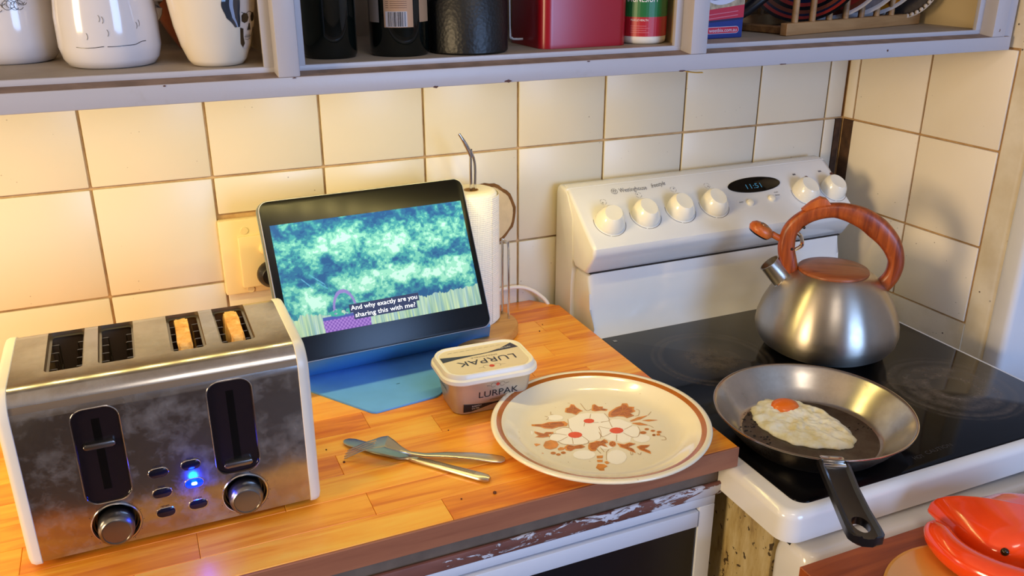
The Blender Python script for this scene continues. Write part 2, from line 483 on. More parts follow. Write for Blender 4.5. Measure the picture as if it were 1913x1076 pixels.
# side wall
side = thing('wall_right', 'cream tiled side wall right of the stove', 'wall', (XC, 0, 0), 0)
del side['category']; del side['label']; side['kind'] = 'structure'
side.rotation_euler = (0, 0, math.atan(0.0395))
def sbox(nm, y0, y1, z0, z1, m, x0=0.0, x1=0.25, bev=0.0, seg=1):
    bm = B(); box(bm, x0, x1, y0, y1, z0, z1, bev, seg); return mesh_obj(nm, bm, m, side)
sbox('tile_backing', -0.333, 0.15, 0, 2.5, M_grout, 0.0045, 0.2)
zr = [ZH + P, ZH, 1.0039, 0.8732]; yr = [-0.0005, -0.025, -0.1718, -0.3187]
for r in range(3):
    for c in range(3):
        if c == 0 and r > 0: continue
        g = 0.0016
        bm = B(); y1, y0, z1, z0 = yr[c] - g, yr[c + 1] + g, zr[r] - g, zr[r + 1] + g
        cy, cz = (y0 + y1) / 2, (z0 + z1) / 2
        box(bm, 0, 0.0048, y0 - cy, y1 - cy, z0 - cz, z1 - cz, 0.0016, 2)
        o = mesh_obj('tile', bm, M_tile2, side); o.location = (0, cy, cz)
# plaster below, beside the tiles, and the rounded outer corner of the wall
sbox('plaster_strip', -0.32, -0.025, 0, 0.8715, M_plaster, 0.0005, 0.02)
bm = B()
L = []
pts = [(0.002, -0.3205), (0.0025, -0.352)] + [(0.0025 + 0.016 * (1 - math.cos(a)), -0.352 - 0.012 * math.sin(a)) for a in [PI / 2 * k / 6 for k in range(1, 7)]] + [(0.022, -0.3205)]
prism(bm, pts, 0, 2.5); mesh_obj('plaster_edge', bm, M_plaster, side)
bm = B(); box(bm, 1.2735, 2.4, -0.3945, -0.357, 0, 2.5, 0.010, 4); struct('wall_front_right', bm, M_wall)
sbox('upper_plaster', -0.333, -0.001, 1.3125, 2.5, M_plaster, 0.0002, 0.02)
sbox('corner_gap', -0.0246, -0.0008, 0.6, ZH - 0.002, M_cavity, 0.0030, 0.0046)
bm = B(); box(bm, -1.9, XC - 0.001, 0.0002, 0.0046, 1.312, 2.5); mesh_obj('upper_plaster', bm, M_ceil, wall_back)
# dark open corner joint
bm = B(); box(bm, 1.2435, 1.256, 0.0005, 0.0044, 0.6, ZH - 0.002); o = mesh_obj('open_joint', bm, M_cavity, wall_back)
# skirting/rest of room
bm = B(); box(bm, -1.9, 2.4, -3.3, 0.12, -0.08, 0); struct('floor', bm, M_floor, smooth=False)
bm = B(); box(bm, -1.9, 2.4, -3.3, 0.12, 2.5, 2.58); struct('ceiling', bm, M_ceil, smooth=False)
bm = B(); box(bm, -1.98, -1.9, -3.3, 0.12, 0, 2.5); struct('wall_left', bm, M_room, smooth=False)
bm = B(); box(bm, 2.4, 2.48, -3.3, -0.36, 0, 2.5); struct('wall_far_right', bm, M_room, smooth=False)
bm = B()
for a in ((-1.9, 0.7, 0, 2.5), (1.8, 2.4, 0, 2.5), (0.7, 1.8, 0, 0.95), (0.7, 1.8, 2.15, 2.5)): box(bm, a[0], a[1], -3.3, -3.2, a[2], a[3])
struct('wall_front', bm, M_room, smooth=False)
bm = B()
for a in ((0.7, 0.76, 0.95, 2.15), (1.74, 1.8, 0.95, 2.15), (0.7, 1.8, 0.95, 1.01), (0.7, 1.8, 2.09, 2.15), (1.23, 1.27, 0.95, 2.15)): box(bm, a[0], a[1], -3.26, -3.2, a[2], a[3])
struct('window_1', bm, M_paint, smooth=False)

# broken round patch in the tiles behind the paper towel
bm = B(); random.seed(5)
n = 40; R = [0.052 + 0.0008 * math.sin(_ * 1.9) + random.uniform(-.0006, .0006) for _ in range(n)]
out = [(0.551 + R[k] * math.cos(2 * PI * k / n), 1.0565 + R[k] * math.sin(2 * PI * k / n)) for k in range(n)]
inn = [(0.551 + (R[k] - 0.0055) * math.cos(2 * PI * k / n), 1.0565 + (R[k] - 0.0055) * math.sin(2 * PI * k / n)) for k in range(n)]
prism(bm, out, 0, 0.0018, M=Matrix(((1, 0, 0, 0), (0, 0, -1, -0.0003), (0, 1, 0, 0), (0, 0, 0, 1))))
hole = mesh_obj('tile_cutout', bm, simple('raw_tile_edge', '7a5228', 0.9, var=0.3, vscale=90), wall_back)
bm = B(); prism(bm, inn, 0, 0.0035, M=Matrix(((1, 0, 0, 0), (0, 0, -1, -0.0003), (0, 1, 0, 0), (0, 0, 0, 1))), bev=0.001)
mesh_obj('plaster_plug', bm, simple('filler', 'dcc398', 0.8, var=0.08, vscale=60), hole)

# ================================================================== worktop
bench = thing('worktop', 'oiled butcher-block wooden worktop under the toaster and plate', 'worktop', (0, 0, 0.9))
random.seed(11)
edges = [-0.5203 + 0.0438 * k for k in range(12)] + [-0.0005]
edges[0] = -0.5168
bm = B(); box(bm, -0.62, 0.6652, -0.5203, -0.5170, -0.0263, 0, 0.0006); mesh_obj('front_edging', bm, wood('edging_wood', [(0.25, '7a4630'), (0.5, '9a6044'), (0.8, 'a86c4c')], 0.5), bench, label='dull brown front edge strip')
given = {0: [-0.30, 0.0, 0.307, 0.545], 1: [-0.2, 0.060, 0.2357, 0.47], 2: [-.35, -.1, 0.15, 0.43], 3: [-.25, 0.02, 0.222, 0.49], 4: [-.33, 0.1, 0.355, 0.53], 5: [-.2, 0.05, 0.276, 0.46, 0.6],
         6: [-.3, .13, .33, .52], 7: [-.2, .2, .41, .575], 8: [-.35, .1, .37, .50, .62], 9: [-.2, .22, .45, .60], 10: [-.3, .15, .40, .56], 11: [-.2, .25, .47]}
for r in range(12):
    xs = [-0.62] + given[r] + [0.665]
    y0, y1 = edges[r], edges[r + 1]
    for a, b in zip(xs, xs[1:]):
        bm = B(); w, h = (b - a) - 0.0003, (y1 - y0) - 0.0003
        x1e = w / 2
        if b == 0.665 and r == 11:   # clipped back corner
            prism(bm, [(-w / 2, -h / 2), (w / 2 - 0.004, -h / 2), (w / 2 - 0.035, h / 2), (-w / 2, h / 2)], -0.0262, 0, bev=0.0005)
        else: box(bm, -w / 2, w / 2, -h / 2, h / 2, -0.0262, 0, 0.0005)
        o = mesh_obj('stave', bm, M_stave, bench); o.location = ((a + b) / 2, (y0 + y1) / 2, random.uniform(-0.0001, 0.0001))
# crumbs and burn marks are small: leave to a few crumbs
crumbs = B(); random.seed(3)
for k in range(26):
    x, y = random.uniform(0.2, 0.62), random.uniform(-0.5, -0.06)
    r = random.uniform(0.0004, 0.0012)
    bmesh.ops.create_icosphere(crumbs, subdivisions=1, radius=r, matrix=Matrix.Translation((x, y, 0.9 + r * 0.6)))
for (x, y, r) in ((0.3635, -0.4905, 0.0022), (0.3625, -0.462, 0.0014), (0.228, -0.365, 0.0016), (0.215, -0.33, 0.001)):
    bmesh.ops.create_icosphere(crumbs, subdivisions=1, radius=r, matrix=Matrix.Translation((x, y, 0.9 + r * 0.5)))
o = mesh_obj('toast_crumbs', crumbs, simple('crumb', '5a2e12', 0.9)); tag(o, 'scattered dark crumbs lying on the wooden worktop', 'crumbs'); o['kind'] = 'stuff'

# ================================================================== base cabinet below the worktop
cab = thing('base_cabinet', 'white painted base cabinet with peeling brown trim under the worktop', 'cabinet', (0, 0, 0))
def cbox(nm, a, m, bev=0.0, parent=None, **k):
    bm = B(); box(bm, *a, bev, 2 if bev else 1); return mesh_obj(nm, bm, m, parent or cab, **k)
cbox('carcass', (-0.62, 0.646, -0.492, -0.02, 0.05, 0.842), M_cab)
cbox('top_batten', (-0.62, 0.6535, -0.500, -0.03, 0.842, 0.8732), M_batten, 0.001)
cbox('peeling_trim', (-0.62, 0.658, -0.5065, -0.501, 0.829, 0.8465), M_peel, 0.0025, label='brown timber trim with flaking white paint')
cbox('top_rail', (-0.62, 0.649, -0.505, -0.492, 0.8165, 0.829), M_cab, 0.001)
cbox('stile', (0.627, 0.649, -0.5055, -0.492, 0.05, 0.8163), M_cab, 0.001)
door = cbox('door', (0.05, 0.6245, -0.503, -0.493, 0.10, 0.789), simple('navy_panel', '06070f', 0.35, var=0.3, vscale=30), 0.0, label='dark navy cabinet door panel')
cbox('door_rail', (0.02, 0.6255, -0.5062, -0.4932, 0.789, 0.8115), M_cab, 0.0012, door)
cbox('door_stile', (-0.0, 0.05, -0.5062, -0.4932, 0.10, 0.789), M_cab, 0.0012, door)
# ================================================================== stove
stove = thing('stove', 'white freestanding electric stove with black glass hob and sloping knob panel', 'stove', (-0.00075, 0.01613, -0.01895))
stove.scale = (1.013, 1.013, 1.013)
SX0, SX1 = 0.647, 1.172
# body
bm = B(); box(bm, 0.6655, SX1 - 0.004, -0.592, -0.03, 0.0195, 0.842, 0.002, 1)
mesh_obj('oven_body', bm, M_cream, stove, label='grease stained cream oven side')
bm = B(); random.seed(2)
pp = [(-0.47, 0.842), (-0.60, 0.842)]
bt = []
for k in range(16):
    t = k / 15; bt.append((-0.60 + 0.13 * t, 0.8395 - 0.004 - random.uniform(0, 0.007) * (1.2 - t)))
prism(bm, [(-0.47, 0.8425), (-0.60, 0.8425)] + bt, 0.0, 0.0012, M=Matrix(((0, 0, -1, 0.6655), (1, 0, 0, 0), (0, 1, 0, 0), (0, 0, 0, 1))))
mesh_obj('grease_build_up', bm, M_burnt, stove)
# hob frame: rounded enamel slab, hollow not needed
bm = B(); slab(bm, SX0, SX1, -0.633, -0.10, 0.8425, 0.8805, 0.022, 0.010, 6)
mesh_obj('hob_frame', bm, M_white, stove)
# glass with worn heating rings
g = NT('ceramic_hob_glass'); geo = g.n('ShaderNodeNewGeometry'); Pn = geo.outputs['Position']
def ring(cx, cy, stops):
    sub = g.n('ShaderNodeVectorMath', operation='DISTANCE'); 
    cmb = g.n('ShaderNodeCombineXYZ'); sp = g.n('ShaderNodeSeparateXYZ'); g.l(Pn, sp.inputs[0]); g.l(sp.outputs[0], cmb.inputs[0]); g.l(sp.outputs[1], cmb.inputs[1])
    g.l(cmb.outputs[0], sub.inputs[0]); sub.inputs[1].default_value = (cx, cy, 0)
    sc = g.n('ShaderNodeMath', operation='MULTIPLY'); sc.inputs[1].default_value = 8.0; g.l(sub.outputs['Value'], sc.inputs[0])
    wob = g.noise(Pn, 14, 4); ad = g.n('ShaderNodeMath', operation='MULTIPLY_ADD'); ad.inputs[1].default_value = 0.06; g.l(wob, ad.inputs[0]); g.l(sc.outputs[0], ad.inputs[2])
    return g.ramp(ad.outputs[0], stops)
r1 = ring(0.8096, -0.2645, [(0.0, 0.30), (0.25, 0.34), (0.42, 0.12), (0.60, 0.0), (0.66, 0.20), (0.70, 0.03), (0.74, 0.16), (0.78, 0.0)])
r2 = ring(1.0649, -0.4752, [(0.0, 0.10), (0.22, 0.12), (0.30, 0.55), (0.40, 0.30), (0.50, 0.42), (0.60, 0.06), (0.68, 0.30), (0.72, 0.02), (0.76, 0.14), (0.80, 0.0)])
ad = g.n('ShaderNodeMath', operation='ADD'); g.l(r1, ad.inputs[0]); g.l(r2, ad.inputs[1])
streak = g.ramp(g.noise(Pn, 70, 6, 0.75), [(0.35, 0.25), (0.65, 1.0)])
mu = g.n('ShaderNodeMath', operation='MULTIPLY'); g.l(ad.outputs[0], mu.inputs[0]); g.l(streak, mu.inputs[1])
g.base(g.mix(mu.outputs[0], '08080a', '8a7a6a'))
rr = g.n('ShaderNodeMapRange'); rr.inputs[3].default_value = 0.07; rr.inputs[4].default_value = 0.55; g.l(mu.outputs[0], rr.inputs[0]); g.l(rr.outputs[0], g.b.inputs['Roughness'])
g.b.inputs['Specular IOR Level'].default_value = 0.10
bm = B(); slab(bm, 0.672, 1.158, -0.6195, -0.150, 0.8795, 0.8822, 0.016, 0.0008, 2)
glass = mesh_obj('hob_glass', bm, g.m, stove)
bm = B()
fl = lambda x, y: (x, y, 0.88235)
poly(bm, [(0.696, -0.170), (0.702, -0.170), (0.702, -0.164), (0.696, -0.164)], fl)
mesh_obj('corner_mark', bm, simple('pale_mark', '8a8a88', 0.5), glass, smooth=False)
bm = B()
text_bm(bm, 'CAUTION', 0.009, Matrix.Translation((0.905, -0.597, 0.88235)) @ Matrix.Rotation(0.05, 4, 'Z'), width=0.045)
text_bm(bm, 'HOT', 0.009, Matrix.Translation((0.868, -0.601, 0.88235)), width=0.016)
mesh_obj('hob_print', bm, simple('faint_print', '262628', 0.5), glass, smooth=False)

# lip trim, oven door with rolled top
bm = B(); box(bm, 0.668, SX1 - 0.006, -0.618, -0.59, 0.828, 0.8425); mesh_obj('lip_gap', bm, simple('gap_shade', '1c1612', 0.8), stove)  # dark strip stands in for the shade in the gap under the lip
bm = B()
Lp = []
for k in range(9):
    a = PI / 2 * k / 8
    Lp.append([(x, y, 0.800 + 0.032 * math.sin(a)) for x, y in rrect((0.664 + SX1) / 2, -0.6235, SX1 - 0.664 - 2 * 0.009 * (1 - math.cos(a)), 0.063 - 2 * 0.012 * (1 - math.cos(a)), 0.016, 5)])
Lp = [[(x, y, 0.10) for x, y in rrect((0.664 + SX1) / 2, -0.6235, SX1 - 0.664, 0.063, 0.016, 5)]] + Lp
loft(bm, Lp); door = mesh_obj('oven_door', bm, M_white, stove)

# splashback and sloping control panel: profile in y,z swept along x
def prof_sweep(bm, prof, x0, x1, mi=0):
    a = [bm.verts.new((x0, y, z)) for y, z in prof]; b = [bm.verts.new((x1, y, z)) for y, z in prof]
    n = len(prof)
    for i in range(n):
        j = (i + 1) % n; bm.faces.new((a[i], a[j], b[j], b[i])).material_index = mi
    bm.faces.new(a); bm.faces.new(b)
    return a, b
bm = B()
prof = [(-0.080, 0.880), (-0.080, 0.982), (-0.126, 0.982), (-0.128, 0.95), (-0.131, 0.925), (-0.135, 0.905), (-0.141, 0.892), (-0.150, 0.8815)]
prof_sweep(bm, prof, 0.672, 1.166)
bmesh.ops.bevel(bm, geom=[e for e in bm.edges if abs(e.verts[0].co.x - e.verts[1].co.x) < 1e-6 and min(v.co.y for v in e.verts) < -0.12], offset=0.009, segments=4, profile=0.5, affect='EDGES')
mesh_obj('splashback', bm, M_white, stove)
bm = B()
prof = [(-0.0235, 0.845), (-0.0235, 1.090), (-0.027, 1.099), (-0.034, 1.103), (-0.056, 1.1015), (-0.062, 1.092), (-0.080, 1.06), (-0.084, 0.985), (-0.0805, 0.95), (-0.0805, 0.845)]
prof_sweep(bm, prof, 0.664, 1.174)
bmesh.ops.bevel(bm, geom=[e for e in bm.edges if abs(e.verts[0].co.x - e.verts[1].co.x) < 1e-6 and min(v.co.y for v in e.verts) > -0.07 and max(v.co.z for v in e.verts) > 0.9], offset=0.004, segments=3, profile=0.5, affect='EDGES')
mesh_obj('side_end', bm, M_white, stove)
bm = B()
prof = [(-0.030, 1.090), (-0.034, 1.1025), (-0.052, 1.1035), (-0.060, 1.0985), (-0.144, 1.0365), (-0.150, 1.030), (-0.150, 1.022), (-0.147, 1.016), (-0.1275, 0.9855), (-0.122, 0.983), (-0.086, 0.983), (-0.084, 1.00)]
a, b = prof_sweep(bm, prof, 0.6655, 1.1725)
bmesh.ops.bevel(bm, geom=[e for e in bm.edges if abs(e.verts[0].co.x - e.verts[1].co.x) < 1e-6], offset=0.006, segments=4, profile=0.5, affect='EDGES')
mesh_obj('control_panel', bm, M_white, stove)
panel = [o for o in stove.children if o.name.startswith('control_panel')][0]
bm = B(); box(bm, 0.674, 1.165, -0.1262, -0.084, 0.9818, 0.9834); mesh_obj('panel_seam', bm, simple('seam_dark', '3a322c', 0.8, var=0.4, vscale=80), stove)  # dark mottled band along the groove below the panel
# panel plane: origin A, x along, v down the slope
A0 = Vector((0, -0.060, 1.0985)); dv = Vector((0, -0.084, -0.062)).normalized(); nn = Vector((0, -0.062, 0.084)).normalized()
off = (Vector((0, -0.055, 1.1)) - A0).dot(dv)
MP = Matrix(((1, 0, 0, 0), (0, -dv.y, nn.y, A0.y), (0, -dv.z, nn.z, A0.z), (0, 0, 0, 1)))  # local y = up the slope
def pp_(x, v, h=0.0): return MP @ Vector((x, -(v + off), h))
M_ring = simple('knob_ring', '7a746c', 0.4)
def knob(x, v, r, rot, group=True, ringm=True):
    k = B(); T = Matrix.Translation(pp_(x, v)) @ MP.to_3x3().to_4x4() @ Matrix.Rotation(rot, 4, 'Z')
    def sq(co):
        z = co.z; t = max(0, min(1, (z - 0.006) / 0.014)); s = 1 - 0.16 * t
        return (co.x * s - 0.0015 * t, co.y * (1 - 0.02 * t) + 0.001 * t, z - 0.0035 * t * max(0, 1 - (co.x ** 2 + co.y ** 2) / 0.00022))
    lathe(k, [(0, 0), (r, 0), (r, 0.005), (r * 0.98, 0.008), (r * 0.93, 0.013), (r * 0.84, 0.0185), (r * 0.68, 0.0225), (r * 0.4, 0.0245), (0, 0.025)], 40, T, 0, sq)
    o = mesh_obj('control_knob', k, M_knob, panel)
    rg = B()
    for (a0, a1) in ((160, 250), (255, 395)):
        strokeline(rg, arc(x, -(v + off), r + 0.0028, a0, a1, 24), 0.0008, lambda X, Y: MP @ Vector((X, Y, 0.0003)))
    mesh_obj('dial_ring', rg, M_ring, o, smooth=False)
    return o
for i, (x, v) in enumerate(((0.7105, 0.0735), (0.7760, 0.0690), (0.8410, 0.0675), (0.9055, 0.0670))):
    knob(x, v, 0.0235, [-0.9, 0.15, 0.1, 0.1][i])
knob(1.0915, 0.0670, 0.0235, 0.2); knob(1.1500, 0.0680, 0.0225, 0.35)
# clock window, buttons, lamps, print
bm = B(); prism(bm, ellip(1.0015, -(0.0375 + off), 0.053, 0.0155, 0.0, 40), 0.0, 0.0012, M=MP, bev=0.0006)
clk = mesh_obj('clock_window', bm, M_blackg, panel)
bm = B()
text_bm(bm, '11:51', 0.014, Matrix.Translation(pp_(0.9985, 0.041, 0.0014)) @ MP.to_3x3().to_4x4(), width=0.030)
mesh_obj('clock_digits', bm, simple('digit', '1c3a4c', 0.5, emit='4c9ac0', estr=0.35), clk, smooth=False)
for x, v in ((0.974, 0.0725), (1.0195, 0.0700)):
    bm = B(); lathe(bm, [(0, 0), (0.0065, 0), (0.0065, 0.002), (0.0052, 0.0042), (0.003, 0.0052), (0, 0.0055)], 20, Matrix.Translation(pp_(x, v)) @ MP.to_3x3().to_4x4())
    mesh_obj('push_button', bm, M_knob, panel)
for x, v in ((1.1125, 0.0365), (1.1685, 0.0355)):
    bm = B(); lathe(bm, [(0, 0), (0.0035, 0), (0.003, 0.0015), (0, 0.002)], 16, Matrix.Translation(pp_(x, v)) @ MP.to_3x3().to_4x4())
    mesh_obj('indicator_lamp', bm, simple('red_lamp', '4a1418', 0.3), panel)
bm = B(); pl = lambda X, Y: MP @ Vector((X, Y, 0.0004))
TM = MP.to_3x3().to_4x4()
text_bm(bm, 'Westinghouse', 0.012, Matrix.Translation(pp_(0.777, 0.0165, 0.0004)) @ TM, width=0.050)
text_bm(bm, 'freestyle', 0.012, Matrix.Translation(pp_(0.824, 0.0135, 0.0004)) @ TM @ Matrix.Rotation(0.10, 4, 'Z'), width=0.028, shear=0.5)
strokeline(bm, arc(0.7430, -(0.0165 + off), 0.0052, 0, 360, 20), 0.0005, pl)
text_bm(bm, 'W', 0.008, Matrix.Translation(pp_(0.7430, 0.0160, 0.0004)) @ TM)
strokeline(bm, [(0.7405, -(0.0200 + off)), (0.7455, -(0.0200 + off))], 0.0007, pl)
for i, (x, v) in enumerate(((0.7160, 0.034), (0.7815, 0.029), (0.8475, 0.0265), (0.9120, 0.0275))):
    for a in range(4):
        strokeline(bm, arc(x, -(v + off), 0.0052, a * 90 + 12, a * 90 + 78, 6), 0.0004, pl)
    dx, dy = ((-.0015, -.0015), (-.0015, .0015), (.0015, .0015), (.0015, -.0015))[i]
    poly(bm, ellip(x + dx, -(v + off) + dy, 0.0011, 0.0011, n=8), pl)
for x in (1.0915, 1.1475):
    poly(bm, [(x - .003, -(0.0265 + off) - .0016), (x + .003, -(0.0265 + off) - .0016), (x + .003, -(0.0265 + off) + .0016), (x - .003, -(0.0265 + off) + .0016)], pl)
for x, v in ((0.9585, 0.0685), (1.035, 0.058)):
    text_bm(bm, 'auto' if x < 1 else 'cook', 0.0045, Matrix.Translation(pp_(x, v, 0.0004)) @ TM)
    if x > 1: text_bm(bm, 'timer', 0.0045, Matrix.Translation(pp_(x, v + 0.006, 0.0004)) @ TM)
mesh_obj('panel_print', bm, M_print, panel, smooth=False)

# ================================================================== front wooden board, crab, dish
fb = thing('preparation_board', 'dark reddish wooden board in front of the oven, under the red crab', 'board', (0.642, -0.6625, 0.84))
random.seed(9)
for r in range(6):
    y1 = -r * 0.056; y0 = y1 - 0.0557
    for a, b in ((0.0, [0.33, 0.21, 0.4, 0.27, 0.3, 0.2][r]), ([0.33, 0.21, 0.4, 0.27, 0.3, 0.2][r], 0.72)):
        bm = B(); w = b - a - 0.0003; box(bm, -w / 2, w / 2, -(y1 - y0) / 2, (y1 - y0) / 2, -0.03, 0, 0.0008)
        o = mesh_obj('stave', bm, M_board, fb); o.location = ((a + b) / 2, (y0 + y1) / 2, 0)
# legs of the board trolley
for (x, y) in ((0.03, -0.03), (0.69, -0.03), (0.03, -0.31), (0.69, -0.31)):
    bm = B(); box(bm, x - 0.02, x + 0.02, y - 0.02, y + 0.02, -0.84, -0.03, 0.002); mesh_obj('leg', bm, M_board, fb)
dish = B()
lathe(dish, [(0, 0), (0.06, 0), (0.066, 0.003), (0.090, 0.010), (0.097, 0.016), (0.099, 0.0185), (0.096, 0.0190), (0.088, 0.0125), (0.064, 0.0055), (0, 0.005)], 56)
o = mesh_obj('oval_dish', dish, simple('ochre_glaze', 'd8923c', 0.25, var=0.06, coat=0.4)); o.location = (0.768, -0.792, 0.8402); o.scale = (1, 1, 0.3)
tag(o, 'ochre glazed ceramic dish lying under the red crab claw', 'dish')

M_red = simple('red_crab_glaze', 'ff4a12', 0.16, var=0.12, vscale=25, coat=0.7)
crab = thing('ceramic_crab', 'glossy orange-red ceramic crab on the wooden board in the corner', 'ornament', (0.9, -0.72, 0.84))
# carapace: pointed oval dome
topE = [(0.8290, -0.6565), (0.8427, -0.6685), (0.861, -0.6745), (0.8792, -0.6774), (0.8976, -0.6790), (0.9150, -0.6880), (0.9400, -0.7050), (0.9700, -0.725), (0.995, -0.755), (1.0, -0.79), (0.985, -0.825), (0.95, -0.845), (0.91, -0.840), (0.87, -0.815), (0.838, -0.7750), (0.8231, -0.7632), (0.8137, -0.7452), (0.8140, -0.7170), (0.8190, -0.6884), (0.8245, -0.668)]
outl = smooth_path([(x - 0.9, y + 0.72, 0) for x, y in topE], 4, closed=True)
bm = B(); c0 = Vector((0.005, -0.035, 0)); loops = []
for k in range(8):
    t = k / 8; s = math.cos(t * PI / 2) ** 0.75; h = 0.016 + 0.036 * math.sin(t * PI / 2) ** 0.8
    loops.append([tuple(c0 + (p - c0) * s + Vector((0, 0, h))) for p in outl])
low = [[tuple(c0 + (p - c0) * s + Vector((0, 0, h))) for p in outl] for s, h in ((0.86, 0.003), (0.95, 0.009), (0.995, 0.013))]
loft(bm, low + loops)
shell = mesh_obj('carapace', bm, M_red, crab, angle=1.2)
bm = B(); bmesh.ops.create_uvsphere(bm, u_segments=16, v_segments=10, radius=0.0042, matrix=Matrix.Translation((-0.0765, -0.0375, 0.0305)))
mesh_obj('eye', bm, simple('crab_eye', '2c200c', 0.1), shell)
bm = B()
pth = smooth_path([(-0.098, 0.034, 0.021), (-0.107, 0.016, 0.0205), (-0.115, -0.008, 0.0205), (-0.1145, -0.034, 0.021), (-0.104, -0.062, 0.022), (-0.085, -0.092, 0.0245), (-0.055, -0.115, 0.027)], 5)
m_ = len(pth)
rad = [0.0145 * min(1, (0.25 + (i / m_) * 5.0)) ** 0.5 * (1.0 + 0.25 * (i / m_)) for i in range(m_)]
tube(bm, pth, rad, 18)
mesh_obj('claw', bm, M_red, crab, angle=1.2)
for k, (x, y) in enumerate(((0.10, -0.06), (0.085, -0.095), (0.05, -0.122))):
    bm = B(); tube(bm, smooth_path([(x - .02, y + .01, 0.014), (x + .02, y - .02, 0.022), (x + .03, y - .06, 0.006)], 5), [0.008 - 0.0004 * i for i in range(11)], 12)
    mesh_obj('leg', bm, M_red, crab)
